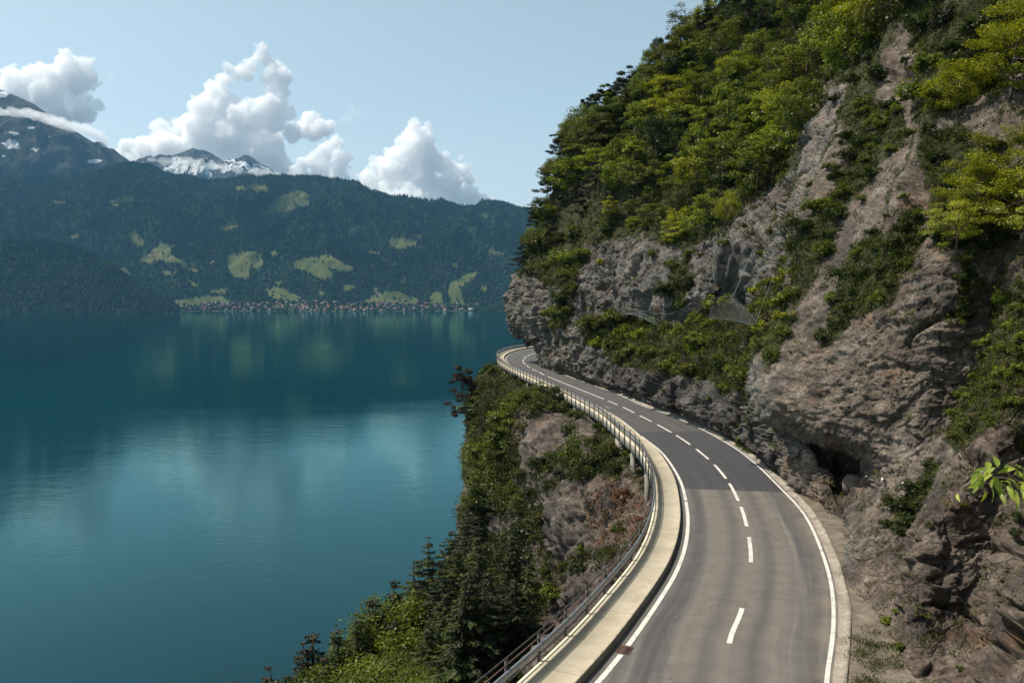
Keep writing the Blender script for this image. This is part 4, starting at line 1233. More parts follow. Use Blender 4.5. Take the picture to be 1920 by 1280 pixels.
for q in placed:
    hm, wn, rn = HOUSES[rng.choice(len(HOUSES), p=[.17, .08, .14, .16, .06, .07, .14, .06, .12])]
    px_ = project(q[None])[0][0]
    part = 'at the far village west end' if px_ < 470 else 'in the far village middle' if px_ < 650 else 'under the meadow in the far village' if px_ < 800 else 'at the far village east end'
    o = add('house', hm, loc=q, label=f'tiny {wn} house with {rn} gable roof {part}', cat='house', group=f'{wn} houses with {rn} roofs {part}')
    o.rotation_euler = (0, 0, rng.choice([0, .3, -.3, 1.57, 1.2]) + rng.normal() * .1)
# pale landing building with a pointed roof at the start of the village, and its quay
q = FAR[np.argmin(np.abs(project(FAR[:, 3])[0] - 240)), 3] * 1.0
q[2] = LAKE + 2.0
b = MB()
b.box(0, 0, 3, 26, 16, 6)
b.addvf(np.array([[-15, -9, 6], [15, -9, 6], [15, 9, 6], [-15, 9, 6], [0, 0, 15]]), np.array([[0, 1, 4], [1, 2, 4], [2, 3, 4], [3, 0, 4]]))
b.box(-22, 2, 2, 16, 12, 4)
b.box(24, 3, 2.2, 18, 10, 4.4)
M_WHITE = wallmat('white_render', (0.78, 0.77, 0.75))
add('landing_hall', b.mesh('landing_hall', M_WHITE), loc=tuple(q), label='white pavilion with a pointed roof alone on the far shore quay', cat='building')
b = MB()
b.box(0, 0, 0, 250, 12, 2.6)
M_QUAY = wallmat('quay_stone', (0.34, 0.33, 0.31))
add('quay', b.mesh('quay', M_QUAY), loc=(q[0] - 10, q[1] - 14, LAKE + 0.6), label='low grey stone quay along the far shore below the white pavilion', cat='quay')
for x_, n_, ml in ((866, 'tall pink house with flat roof at the east shore of the far village', (0.50, 0.36, 0.30)), (884, 'large white house standing last on the far shore', (0.72, 0.68, 0.62))):
    q = FAR[np.argmin(np.abs(project(FAR[:, 4])[0] - x_)), 4] * 1.0
    q[2] = LAKE + 2
    b = MB()
    b.box(0, 0, 5, 20, 14, 10)
    for k in range(5):
        for l_ in range(3):
            pass
    b.box(0, 0, 10.5, 22, 16, 1.0)
    b.box(4, 2, 12, 5, 5, 3)
    add('house', b.mesh('house', wallmat('render_' + n_.split()[1], ml)), loc=tuple(q), label=n_, cat='house')

# ------------------------------------------------------------------ clouds
def veil_mat(name, dens):
    nt = NT(name)
    vs = nt.n('ShaderNodeVolumePrincipled', {'Color': C3(1.0, 1.0, 1.0), 'Density': dens, 'Anisotropy': 0.0}).outputs[0]
    nt.t.links.new(vs, nt.out.inputs['Volume'])
    return nt.m
DG = None
def blob_mesh(name, blobs, dist, shrink, flat, voxel, amp, seed, mat, depth=1.0):
    b = MB()
    rs = np.random.default_rng(seed)
    ico = bmesh.new()
    bmesh.ops.create_icosphere(ico, subdivisions=2, radius=1.0)
    iv = np.array([v.co[:] for v in ico.verts])
    if_ = np.array([[v.index for v in f.verts] for f in ico.faces])
    ico.free()
    for bx, by, br in blobs:
        c0 = at(bx, by, dist)
        R = br / F * dist * shrink
        c0 = c0 + np.array([0, rs.uniform(-0.5, 0.5) * R, 0])
        b.addvf(iv * np.array([1, depth, flat]) * R + c0, if_)
        for q in range(14):                      # smaller heads budding from the big one
            dv = rs.normal(size=3)
            dv /= np.linalg.norm(dv)
            dv[2] = dv[2] * 0.8 + 0.15
            r1 = R * rs.uniform(0.22, 0.48)
            c1 = c0 + dv * R * rs.uniform(0.75, 1.0) * np.array([1, depth, flat])
            b.addvf(iv * np.array([1, depth, flat]) * r1 + c1, if_)
            for q2 in range(3):
                dw = dv + 0.9 * rs.normal(size=3)
                dw /= np.linalg.norm(dw)
                b.addvf(iv * r1 * rs.uniform(0.25, 0.5) * np.array([1, depth, flat]) + c1 + dw * r1 * 0.95 * np.array([1, depth, flat]), if_)
    me0 = b.mesh(name, None)
    o = bpy.data.objects.new(name, me0)
    COL.objects.link(o)
    md = o.modifiers.new('m', 'REMESH')
    md.mode = 'VOXEL'
    md.voxel_size = voxel
    dg = bpy.context.evaluated_depsgraph_get()
    ev = o.evaluated_get(dg)
    me = bpy.data.meshes.new_from_object(ev)
    bpy.data.objects.remove(o)
    bpy.data.meshes.remove(me0)
    co = np.zeros(len(me.vertices) * 3, np.float32)
    me.vertices.foreach_get('co', co)
    co = co.reshape(-1, 3).astype(float)
    no = np.zeros(len(me.vertices) * 3, np.float32)
    me.vertex_normals.foreach_get('vector', no)
    no = no.reshape(-1, 3)
    s = dist / F
    q = co / s
    bil = 0
    for k, (wl, a_) in enumerate(((34, 0.8), (14, 0.62), (6, 0.42), (3, 0.24))):
        bil = bil + a_ * (np.abs(vnoise(q / wl, seed + k)) * 2 - 0.45)
    co = co + no * (bil * amp * s)[:, None]
    me.vertices.foreach_set('co', co.astype(np.float32).ravel())
    me.name = name
    me.materials.clear()
    me.materials.append(mat)
    me.polygons.foreach_set('use_smooth', np.ones(len(me.polygons), bool))
    me.update()
    return me
CLOUDS = [
 ('towering white cumulus cloud in several heads above the snow peaks', 17000, 1,
  [(491, 94, 12), (486, 106, 12), (497, 112, 12), (474, 124, 14), (427, 127, 11), (452, 132, 15), (517, 130, 16), (533, 148, 17), (522, 168, 20), (508, 140, 14), (420, 150, 16), (400, 180, 24), (420, 190, 22), (516, 190, 24), (500, 210, 30),
   (383, 207, 26), (425, 215, 34), (470, 225, 36), (515, 228, 26), (345, 238, 24), (305, 247, 20), (380, 250, 36), (433, 262, 42), (490, 262, 36), (275, 280, 26), (240, 276, 16), (225, 290, 14), (320, 285, 34), (515, 290, 24), (545, 250, 18), (400, 300, 34), (470, 300, 34), (250, 298, 20), (425, 330, 44), (500, 325, 40), (350, 318, 34), (285, 308, 26), (555, 335, 22), (375, 280, 40), (450, 200, 12), (462, 142, 13), (443, 140, 12), (395, 160, 12), (408, 165, 18), (500, 150, 12), (536, 175, 12), (540, 210, 14)]),
 ('puffy white cloud hanging beside the towering cumulus', 17600, 1, [(580, 228, 20), (603, 240, 18), (565, 245, 18), (590, 250, 18), (617, 234, 10)]),
 ('small torn cloud wisp above the gap between the cumulus towers', 17600, 1, [(660, 205, 9), (652, 218, 10), (672, 214, 8), (642, 226, 8), (683, 216, 5)]),
 ('low round cloud over the middle of the forest ridge', 16500, 1, [(632, 270, 12), (610, 286, 18), (640, 298, 18), (588, 300, 15), (600, 316, 22), (565, 308, 14), (635, 318, 18), (655, 296, 7), (600, 340, 24), (560, 330, 16), (640, 340, 20)]),
 ('broad cumulus cloud rising behind the ridge next to the cliff', 17000, 1,
  [(777, 236, 13), (770, 250, 16), (799, 243, 12), (752, 266, 13), (785, 266, 24), (805, 262, 12), (743, 292, 22), (790, 295, 36), (765, 285, 24), (825, 305, 20), (865, 295, 7), (710, 308, 18), (738, 322, 28), (686, 330, 16), (690, 345, 22), (850, 325, 20), (868, 318, 14), (880, 335, 13),
   (780, 340, 40), (840, 350, 28), (880, 365, 20), (740, 355, 28), (800, 372, 30), (905, 376, 14), (925, 379, 8), (850, 378, 20), (700, 365, 26), (770, 385, 40), (830, 395, 30), (730, 380, 30)]),
 ('big bright cloud standing behind the high mountain', 15500, 1,
  [(122, 104, 14), (130, 122, 22), (155, 124, 18), (168, 142, 16), (172, 160, 14), (120, 150, 30), (150, 158, 26), (75, 132, 16), (60, 150, 24), (85, 160, 26), (30, 150, 22), (10, 165, 24), (45, 178, 28), (100, 185, 30), (145, 185, 22), (0, 190, 28), (-40, 180, 36), (120, 205, 22), (186, 158, 6), (60, 215, 34), (110, 225, 30), (160, 215, 22), (10, 225, 34), (190, 200, 10)]),
]
SMALL = [('tiny cloud scrap high over the high mountain', 16500, [(219, 104, 6), (224, 112, 5)]), ('thin cloud scrap between the mountain and the cumulus', 16500, [(208, 142, 7), (215, 150, 6), (205, 152, 6)])]
M_VEIL = veil_mat('cloud_veil', 0.0100)
for k, (lb, D, fl_, bl) in enumerate(CLOUDS):
    s = D / F
    me = blob_mesh('cloud', bl, D, 1.0, 1.0, 1.3 * s, 4.6, 40 + k, M_VEIL if 'wisp' not in lb else veil_mat('wisp_air', 0.0016), depth=0.62)
    add('cloud', me, label=lb, cat='cloud')
M_WISP = veil_mat('wisp_veil', 0.0011)
for k, (lb, D, bl) in enumerate(SMALL):
    me = blob_mesh('cloud', bl, D, 1.0, 0.8, 1.5 * D / F, 3.0, 60 + k, M_WISP)
    add('cloud', me, label=lb, cat='cloud')
MIST = [('flat band of cloud lying across the high mountain', 5250, 0.011, 0.55, [(-30, 206, 16), (0, 210, 14), (25, 211, 14), (50, 212, 17), (72, 217, 16), (92, 224, 18), (115, 232, 18), (138, 239, 17), (160, 244, 16), (180, 251, 15), (192, 262, 13), (198, 272, 8)]),
        ('thin veil of mist across the snow peaks', 7700, 0.0045, 0.6, [(285, 300, 10), (305, 303, 12), (330, 302, 14), (350, 303, 15), (372, 306, 14), (395, 310, 14), (420, 315, 13), (445, 318, 12), (480, 322, 13), (500, 325, 15), (518, 328, 10)])]
for k, (lb, D, dn, fl_, bl) in enumerate(MIST):
    me = blob_mesh('cloud', bl, D, 1.0, fl_, 2.0 * D / F, 4.0, 70 + k, veil_mat('mist_veil', dn), depth=1.2)
    add('cloud', me, label=lb, cat='cloud')

# ------------------------------------------------------------------ air
nt = NT('haze_air')
vs = nt.n('ShaderNodeVolumePrincipled', {'Color': C3(0.26, 0.62, 1.0), 'Density': 0.000026, 'Anisotropy': 0.0}).outputs[0]
nt.t.links.new(vs, nt.out.inputs['Volume'])
v, f = box_vf(0, 3700, 1290, 26000, 11600, 2 * 1290 + 100)
v[:, 2] = np.where(v[:, 2] < 0, LAKE - 4, 2300)
add('haze', mesh_np('haze', v, f, nt.m), kind='stuff', label='thin bluish summer haze over the lake')
# ================================================================== PLANTS
def leaf_mat(name, trans=0.28, spread=(0.5, 1.5), gloss=0.012):
    nt = NT(name)
    oc = nt.n('ShaderNodeObjectInfo').outputs['Color']
    r = nt.attr('rnd')
    c = nt.mix(1.0, oc, nt.ramp(r, [(0.0, (spread[0], spread[0] * 0.98, spread[0] * 1.15)), (0.55, (1, 1, 1)), (1.0, (spread[1] * 1.08, spread[1], spread[1] * 0.62))]), 'MULTIPLY')
    c = nt.col(c)
    d = nt.n('ShaderNodeBsdfDiffuse', {'Color': c}).outputs[0]
    t = nt.n('ShaderNodeBsdfTranslucent', {'Color': nt.mix(1.0, c, (1.25, 1.2, 0.55), 'MULTIPLY')}).outputs[0]
    g = nt.n('ShaderNodeBsdfGlossy', {'Color': C3(1, 1, 1), 'Roughness': 0.45}).outputs[0]
    m1 = nt.n('ShaderNodeMixShader', {0: trans, 1: d, 2: t}).outputs[0]
    return nt.surf(nt.n('ShaderNodeMixShader', {0: gloss, 1: m1, 2: g}).outputs[0])
M_LEAF = leaf_mat('broad_leaf', 0.34)
M_NEEDLE = leaf_mat('conifer_needle', 0.10, (0.5, 1.5), 0.01)
nt = NT('ground_plants')
gcol = nt.col(nt.attr('tint', 'Vector'))
d = nt.n('ShaderNodeBsdfDiffuse', {'Color': gcol}).outputs[0]
t = nt.n('ShaderNodeBsdfTranslucent', {'Color': gcol}).outputs[0]
M_GROUND = nt.surf(nt.n('ShaderNodeMixShader', {0: 0.25, 1: d, 2: t}).outputs[0])
nt = NT('bark')
p = nt.pos()
M_BARK = nt.surf(nt.n('ShaderNodeBsdfDiffuse', {'Color': nt.ramp(nt.noise(nt.scaled(p, (1, 1, 0.2)), 9, 5), [(0.3, (0.045, 0.035, 0.028)), (0.7, (0.14, 0.11, 0.085))])}).outputs[0])
nt = NT('dead_bark')
M_DEAD = nt.surf(nt.n('ShaderNodeBsdfDiffuse', {'Color': nt.ramp(nt.noise(nt.pos(), 6, 5), [(0.3, (0.13, 0.07, 0.05)), (0.7, (0.32, 0.21, 0.16))])}).outputs[0])

def unit(v):
    return v / (np.linalg.norm(v, axis=-1, keepdims=True) + 1e-9)

def leaf_quads(c, nrm, L, Wd, rng, axis=None):
    n = len(c)
    a = rng.normal(size=(n, 3)) if axis is None else axis + 0.35 * rng.normal(size=(n, 3))
    t = unit(a - nrm * np.sum(a * nrm, 1, keepdims=True))
    b = np.cross(nrm, t)
    L = np.broadcast_to(L, (n,))[:, None]
    Wd = np.broadcast_to(Wd, (n,))[:, None]
    V = np.stack([c - t * L * .5, c + b * Wd * .5 + t * L * .04 + nrm * Wd * 0.12, c + t * L * .5 - nrm * L * .08, c - b * Wd * .5 + t * L * .04 + nrm * Wd * 0.12], 1)
    F_ = np.arange(n * 4).reshape(n, 4)
    return V.reshape(-1, 3), F_

def leaf_mesh(name, c, nrm, L, Wd, rng, mat, rnd=None, axis=None):
    v, f = leaf_quads(c, nrm, L, Wd, rng, axis)
    rnd = rng.random(len(c)) if rnd is None else rnd
    return mesh_np(name, v, f, mat, attrs={'rnd': np.repeat(np.clip(rnd, 0, 1), 4)})

def broadleaf(seed, H, R, n_cl, per, leaf, base=0.16, layered=False, cl=1.0):
    """trunk mesh and crown mesh of a leafy tree standing on the origin"""
    rng = np.random.default_rng(seed)
    cz, rz = H * (1 + base) / 2, H * (1 - base) / 2
    d = unit(rng.normal(size=(n_cl, 3)))
    rad = rng.uniform(0.35, 1.0, n_cl) ** 0.5
    sh = 1 + 0.28 * vnoise(d * 1.4 + seed, seed)
    cc_ = d * rad[:, None] * sh[:, None] * np.array([R, R, rz]) * 0.86 + [0, 0, cz]
    cr = rng.uniform(0.17, 0.30, n_cl) * R * (1.15 if not layered else 1.3) * cl
    k = np.repeat(np.arange(n_cl), per)
    q = unit(rng.normal(size=(len(k), 3))) * (rng.random(len(k)) ** 0.45)[:, None]
    fl = np.array([1, 1, 0.26 if cl < 1 else 0.34 if layered else 0.72])
    c = cc_[k] + q * cr[k][:, None] * fl
    out = unit(c - np.array([0, 0, cz * 0.8]))
    nrm = unit(0.35 * out + np.array([0, 0, 0.75 if layered else 0.5]) + 0.55 * rng.normal(size=c.shape) * (0.6 if layered else 1) + 0.3 * q)
    rnd = 0.5 + 0.22 * rng.normal(size=len(c)) + 0.18 * rng.normal(size=n_cl)[k] + 0.16 * q[:, 2]
    sz = leaf * rng.uniform(0.7, 1.3, len(c))
    crown = leaf_mesh('crown', c, nrm, sz, sz * 0.62, rng, M_LEAF, rnd)
    b = MB()
    lean = rng.normal(size=2) * 0.04 * H
    zz_ = np.linspace(-0.6, H * 0.8, 7)
    tp = np.stack([lean[0] * (zz_ / H) ** 2 + 0.03 * H * np.sin(zz_ * 2.1 / H * 3 + seed), lean[1] * (zz_ / H) ** 2, zz_], 1)
    b.tube(tp, np.linspace(0.028, 0.007, 7) * H * 0.8, 7)
    for i in rng.choice(n_cl, min(n_cl, 14), replace=False):
        z0 = rng.uniform(0.25, 0.7) * H
        s0 = np.array([np.interp(z0, zz_, tp[:, 0]), np.interp(z0, zz_, tp[:, 1]), z0])
        m_ = (s0 + cc_[i]) / 2 + rng.normal(size=3) * 0.05 * R + [0, 0, -0.05 * R]
        b.tube(np.array([s0, m_, cc_[i]]), np.array([0.010, 0.006, 0.003]) * H * 0.9, 5)
    return b.mesh('trunk', M_BARK, smooth=True), crown

def conifer(seed, H, R, whorls=26, leaf=0.34, droop=0.28, dens=1.0):
    rng = np.random.default_rng(seed)
    b = MB()
    zz_ = np.linspace(-0.8, H * 0.975, 8)
    b.tube(np.stack([0.02 * H * np.sin(zz_ / H * 3 + seed), 0 * zz_, zz_], 1), np.linspace(0.016, 0.0012, 8) * H, 7)
    cs, ns, ax, rn, lz = [], [], [], [], []
    for w_ in range(whorls):
        f = (w_ + 0.5 + rng.uniform(-0.4, 0.4)) / whorls
        z = H * (0.08 + 0.905 * f)
        r = R * (1 - f) ** 0.8 * rng.uniform(0.8, 1.12) + 0.12
        nb_ = rng.integers(5, 8)
        a0 = rng.uniform(0, 6.28)
        for k in range(nb_):
            a = a0 + k * 6.283 / nb_ + rng.normal() * 0.22
            rr = r * rng.uniform(0.45, 1.2)
            dirv = np.array([math.cos(a), math.sin(a), 0])
            tip = dirv * rr + [0, 0, z - droop * rr + 0.10 * rr]
            mid = dirv * rr * 0.55 + [0, 0, z - droop * rr * 0.75]
            b.tube(np.array([[0, 0, z], mid, tip]), np.array([0.006, 0.004, 0.002]) * H * 0.25, 4, cap=False)
            m = max(12, int(rr / leaf * 15 * dens))
            s = rng.random(m) ** 0.75
            base_ = np.where((s < .55)[:, None], np.array([0, 0, z]) + (mid - [0, 0, z]) * (s / .55)[:, None], mid + (tip - mid) * ((s - .55) / .45)[:, None])
            side = np.cross(dirv, [0, 0, 1.0])
            sp = rng.uniform(-1, 1, m) * 0.30 * rr * (1 - 0.6 * s)
            c = base_ + side * sp[:, None] + np.array([0, 0, 1]) * (-np.abs(sp) * 0.35 - rng.random(m) * 0.10 * leaf * 3)[:, None]
            cs.append(c)
            ns.append(unit(np.array([0, 0, 0.8]) + 0.35 * rng.normal(size=(m, 3)) + dirv * 0.25))
            ax.append(dirv * 1.0 + side * np.sign(sp)[:, None] * 0.8 + np.array([0, 0, -0.25]))
            lz.append(np.full(m, min(1.0, 0.50 + 0.9 * rr / R)))
            rn.append(0.35 + 0.4 * s + 0.15 * rng.normal(size=m))
    c, n_, a_, r_, lz = map(np.concatenate, (cs, ns, ax, rn, lz))
    sz = leaf * lz * rng.uniform(0.7, 1.3, len(c))
    return b.mesh('trunk', M_BARK, smooth=True), leaf_mesh('crown', c, n_, sz, sz * 0.36, rng, M_NEEDLE, r_, a_)

def pine(seed, H, R, clumps=26, per=190, leaf=0.2, low=0.45, lean=0.1):
    rng = np.random.default_rng(seed)
    b = MB()
    zz_ = np.linspace(-0.8, H * 0.96, 9)
    tp = np.stack([lean * H * (zz_ / H) ** 2 + 0.03 * H * np.sin(zz_ / H * 5 + seed), 0.02 * H * np.cos(zz_ / H * 4), zz_], 1)
    b.tube(tp, np.linspace(0.022, 0.006, 9) * H, 7)
    cc_ = []
    for i in range(clumps):
        f = rng.uniform(low, 1.0)
        z = f * H
        s0 = np.array([np.interp(z, zz_, tp[:, k]) for k in (0, 1)] + [z])
        a = rng.uniform(0, 6.28)
        rr = R * rng.uniform(0.25, 1.0) * (1.1 - 0.55 * (f - low) / (1 - low))
        e = s0 + [math.cos(a) * rr, math.sin(a) * rr, rng.uniform(-0.15, 0.35) * rr]
        b.tube(np.array([s0, (s0 + e) / 2 + [0, 0, -0.06 * rr], e]), np.array([0.008, 0.005, 0.002]) * H * 0.8, 4, cap=False)
        cc_.append(e)
    cc_ = np.array(cc_)
    k = np.repeat(np.arange(clumps), per)
    q = unit(rng.normal(size=(len(k), 3))) * (rng.random(len(k)) ** 0.5)[:, None]
    cr = rng.uniform(0.16, 0.30, clumps) * R
    c = cc_[k] + q * cr[k][:, None] * [1, 1, 0.5]
    n_ = unit(q + rng.normal(size=c.shape) * 0.7 + [0, 0, 0.5])
    return b.mesh('trunk', M_BARK, smooth=True), leaf_mesh('crown', c, n_, leaf * rng.uniform(.7, 1.3, len(c)), leaf * 0.3, rng, M_NEEDLE, 0.5 + 0.25 * q[:, 2] + 0.2 * rng.normal(size=len(c)))

def shrub(seed, R, n_cl, per, leaf, flat=0.75):
    rng = np.random.default_rng(seed)
    d = unit(rng.normal(size=(n_cl, 3)))
    d[:, 2] = np.abs(d[:, 2]) * 1.1 - 0.1
    cc_ = d * rng.uniform(0.3, 0.95, n_cl)[:, None] * R * [1, 1, flat] + [0, 0, 0.30 * R]
    k = np.repeat(np.arange(n_cl), per)
    q = unit(rng.normal(size=(len(k), 3))) * (rng.random(len(k)) ** 0.5)[:, None]
    c = cc_[k] + q * (rng.uniform(0.22, 0.38, n_cl) * R)[k][:, None]
    n_ = unit(0.5 * unit(c) + [0, 0, 0.45] + 0.6 * rng.normal(size=c.shape))
    sz = leaf * rng.uniform(0.7, 1.3, len(c))
    fol = leaf_mesh('foliage', c, n_, sz, sz * 0.55, rng, M_LEAF, 0.5 + 0.22 * rng.normal(size=len(c)) + 0.2 * q[:, 2])
    b = MB()
    for i in rng.choice(n_cl, min(7, n_cl), replace=False):
        b.tube(np.array([[0, 0, -0.3 * R], cc_[i] * 0.5 + rng.normal(size=3) * 0.06 * R, cc_[i]]), np.array([0.035, 0.022, 0.008]) * R, 5, cap=False)
    return b.mesh('stem', M_BARK), fol

# ---- prototypes (mesh data only; every plant gets its own objects)
BL_FAR = [broadleaf(100 + i, 7.6 + (i % 3) * 0.8, 3.3 + 0.35 * (i % 4), 46, 85, 0.33, 0.10, layered=(i % 2 == 0)) for i in range(8)]
BL_MID = [broadleaf(140 + i, 9.5 + (i % 3), 3.9 + 0.4 * (i % 3), 64, 250, 0.175, 0.10, layered=(i == 1)) for i in range(5)]
CON_MID = [conifer(160 + i, 13 + i, 3.2 + 0.3 * i, 25 + i, 0.36, 0.16 + 0.07 * (i % 4), 1.1) for i in range(5)]
CON_THIN = [conifer(170 + i, 12.5 + i, 2.3, 20, 0.50, 0.35, 0.42) for i in range(2)]
PINES = [pine(180 + i, 8.5 + i, 3.3, 26 + 3 * i, 170, 0.34, 0.35 + 0.1 * (i % 2), 0.10 * (-1) ** i) for i in range(3)]
SHRUBS = [shrub(200 + i, 1.0, 13 + i, 75, 0.155 + 0.012 * (i % 3), 0.65 + 0.1 * (i % 3)) for i in range(7)]
MAPLE = [broadleaf(230 + i, 6.6, 3.9, 46, 190, 0.17, 0.10, layered=True, cl=0.8) for i in range(3)]

TINT = {'yellow-green': (0.240, 0.265, 0.020), 'bright green': (0.155, 0.202, 0.019), 'mid green': (0.102, 0.134, 0.017), 'olive': (0.094, 0.104, 0.020), 'dark green': (0.042, 0.060, 0.014),
        'blackish green': (0.021, 0.029, 0.012), 'brownish': (0.046, 0.036, 0.024), 'dry reddish': (0.20, 0.105, 0.068)}

PLANTS = []       # (root, kind phrase, tint, zone, sort key)
def plant(name, cat, protos, pi, loc, scale, tint, zone, group, phrase, parts, rz=None, sq=1.0, tilt=(0, 0), shade=1.0):
    root = bpy.data.objects.new(name, None)
    root.empty_display_size = 0.5
    COL.objects.link(root)
    root.location = Vector([float(k) for k in loc])
    root.rotation_euler = (tilt[0], tilt[1], random.uniform(0, 6.28) if rz is None else rz)
    root.scale = (scale * sq, scale * sq, scale)
    root['category'] = cat
    root['group'] = group
    for nm, me in zip(parts, protos[pi % len(protos)]):
        o = bpy.data.objects.new(nm, me)
        COL.objects.link(o)
        o.parent = root
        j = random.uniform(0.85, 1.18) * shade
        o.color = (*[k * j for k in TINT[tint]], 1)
    px, py, _ = project(np.array(loc, float)[None])
    PLANTS.append((root, phrase, tint, zone, float(py[0])))
    return root

TREE = ('trunk', 'crown')
BUSH = ('stem', 'foliage')

def poisson_px(polys, spacing, rng, tries=9000, excl=()):
    pts = []
    allp = np.concatenate([np.array(q, float) for q in polys])
    lo, hi = allp.min(0), allp.max(0)
    c = rng.uniform(lo, hi, (tries, 2))
    m = np.zeros(tries, bool)
    for q in polys:
        m |= in_poly(c[:, 0], c[:, 1], q)
    for q in excl:
        m &= ~in_poly(c[:, 0], c[:, 1], q)
    for a in c[m]:
        if all((a[0] - b[0]) ** 2 + (a[1] - b[1]) ** 2 > spacing ** 2 for b in pts):
            pts.append(a)
    return pts

CVIS, CX, CY = visible(CLIFF_P, depth_buffer([CLIFF_P]), 3.5)
c_idx = np.nonzero(CVIS)[0]
def cliff_at(px, py):
    k = np.argmin((CX[c_idx] - px) ** 2 + (CY[c_idx] - py) ** 2)
    return c_idx[k], math.hypot(CX[c_idx[k]] - px, CY[c_idx[k]] - py)
s_idx = np.nonzero(svis)[0]
def slope_at(px, py):
    k = np.argmin((sx_[s_idx] - px) ** 2 + (sy_[s_idx] - py) ** 2)
    return s_idx[k], math.hypot(sx_[s_idx[k]] - px, sy_[s_idx[k]] - py)

# ---- forest on the upper cliff
rng = np.random.default_rng(77)
fpts = poisson_px([FOREST], 31, rng, 12000, ROCK_FREE)
def forest_zone(x, y):
    sky = np.interp(x, [985, 1010, 1065, 1200, 1330], [480, 400, 230, 140, 0])
    if y - sky < 60 and x < 1340:
        return 'along the skyline of the cliff forest'
    if y > 360 and x < 1130:
        return 'just above the rock nose'
    if y > 360:
        return 'just above the grey bulging rock'
    if x > 1440:
        return 'beside the pale rock rib'
    if y > 200:
        return 'on the lower part of the cliff forest'
    return 'high in the cliff forest'
nfor = 0
for (x, y) in fpts:
    k, e = cliff_at(x, y)
    if e > 20 or CLIFF_CU[k] > 9.4:
        continue
    loc = CLIFF_P[k]
    zone = forest_zone(x, y)
    r = rng.random()
    edge_l = zone.startswith('along') and y > 150
    if (edge_l and r < 0.12) or (zone == 'just above the rock nose' and r < 0.45):
        plant('pine_tree', 'pine tree', PINES, rng.integers(3), loc - [0, 0, .3], rng.uniform(0.42, 0.74), 'blackish green', zone, 'pines of the cliff forest', 'ragged pine', TREE)
    elif r > 0.93:
        plant('conifer_tree', 'conifer', CON_MID, rng.integers(5), loc - [0, 0, .3], rng.uniform(0.42, 0.6), 'blackish green', zone, 'dark conifers of the cliff forest', 'slim conifer', TREE)
    else:
        lowf = 0.62 if y > 380 else 1.0
        q = rng.random() + 0.5 * float(vnoise(np.array([[x / 90, y / 90, 3.3]]), 5)[0])
        tint = 'yellow-green' if q > 0.84 else 'bright green' if q > 0.50 else 'olive' if q > 0.40 else 'mid green' if q > 0.10 else 'dark green'
        plant('broadleaf_tree', 'tree', BL_FAR, rng.integers(8), loc - [0, 0, 0.4 + rng.random() * 0.5], rng.uniform(0.62, 1.05) * lowf, tint, zone, 'broadleaf trees of the cliff forest', 'leafy tree', TREE, sq=rng.uniform(0.85, 1.1))
    nfor += 1

for (x, y, h, kind) in [(1006, 400, 5, 0), (1014, 362, 6, 1), (1022, 325, 6, 0), (1032, 285, 6, 1), (1044, 250, 6, 0), (1060, 224, 6, 1), (1078, 208, 6, 1), (1098, 190, 6, 0), (1122, 170, 6, 0), (1150, 160, 6, 0), (1180, 122, 8, 0), (1205, 128, 6, 1), (1226, 108, 6, 1),
                       (1246, 84, 7, 1), (1262, 52, 7, 0), (1288, 48, 7, 1), (1308, 20, 8, 2), (1328, -8, 9, 2), (985, 450, 4, 0), (975, 478, 4, 0), (1000, 440, 4, 1), (1012, 420, 5, 1), (1020, 375, 6, 1), (1045, 290, 7, 1), (1066, 250, 7, 1), (1090, 225, 7, 1), (1120, 200, 7, 1), (1150, 185, 7, 1),
                       (1180, 165, 7, 1), (1210, 150, 7, 1), (1240, 120, 7, 1), (1270, 90, 7, 1), (1300, 60, 8, 1)]:
    T = CLIFF_P + np.array([0, 0, h])
    tx, ty, tz = project(T)
    k = np.argmin(np.where((cuf > 1.6) & (cuf < 4.5) & (tz > 90) & (CLIFF_N[:, 2] > -0.1) & CVIS, (tx - x) ** 2 + (ty - y) ** 2, 1e12))
    if kind == 0:
        plant('pine_tree', 'pine tree', PINES, rng.integers(3), CLIFF_P[k], h / 9.0, 'blackish green', 'along the skyline of the cliff forest', 'pines of the cliff forest', 'ragged pine', TREE, sq=1.25)
    elif kind == 2:
        plant('conifer_tree', 'conifer', CON_MID, rng.integers(5), CLIFF_P[k], h / 14.0, 'blackish green', 'along the skyline of the cliff forest', 'dark conifers of the cliff forest', 'slim conifer', TREE, sq=1.3)
    else:
        plant('broadleaf_tree', 'tree', BL_FAR, rng.integers(8), CLIFF_P[k], h / 8.2, ('dark green', 'mid green', 'olive')[rng.integers(3)], 'along the skyline of the cliff forest', 'broadleaf trees of the cliff forest', 'leafy tree', TREE, sq=1.1)

# ---- shrubs on the ledges of the cliff
VZONE = ['on the brow of the rock nose', 'in the cleft beside the rock nose', 'on the long green ledge above the road wall', 'on the stepped ledge above the road wall', 'between the grey bulge and the buttress',
         'on the dark diagonal ledge below the pale rib', 'on the shaded shelf over the big brown wall', 'in the crack of the big brown wall', 'in the gully behind the near rock', 'in the gully foot beside the near rock',
         'on the high ledge beside the pale rib', 'behind the pale rock rib', 'at the top of the near cliff', 'under the yellow-green maples', 'beside the dark hollow of the cliff']
VTINT = [('dark green', 'olive', 'mid green'), ('mid green', 'olive', 'dark green'), ('mid green', 'bright green', 'olive'), ('olive', 'mid green', 'dark green'), ('bright green', 'yellow-green', 'mid green'), ('dark green', 'mid green', 'dark green'),
         ('dark green', 'mid green', 'dark green'), ('dark green', 'dark green', 'olive'), ('bright green', 'mid green', 'olive'), ('dark green', 'mid green', 'dark green'), ('mid green', 'olive', 'dark green'), ('mid green', 'dark green', 'dark green'),
         ('dark green', 'blackish green', 'mid green'), ('dark green', 'olive', 'dark green'), ('mid green', 'dark green', 'bright green')]
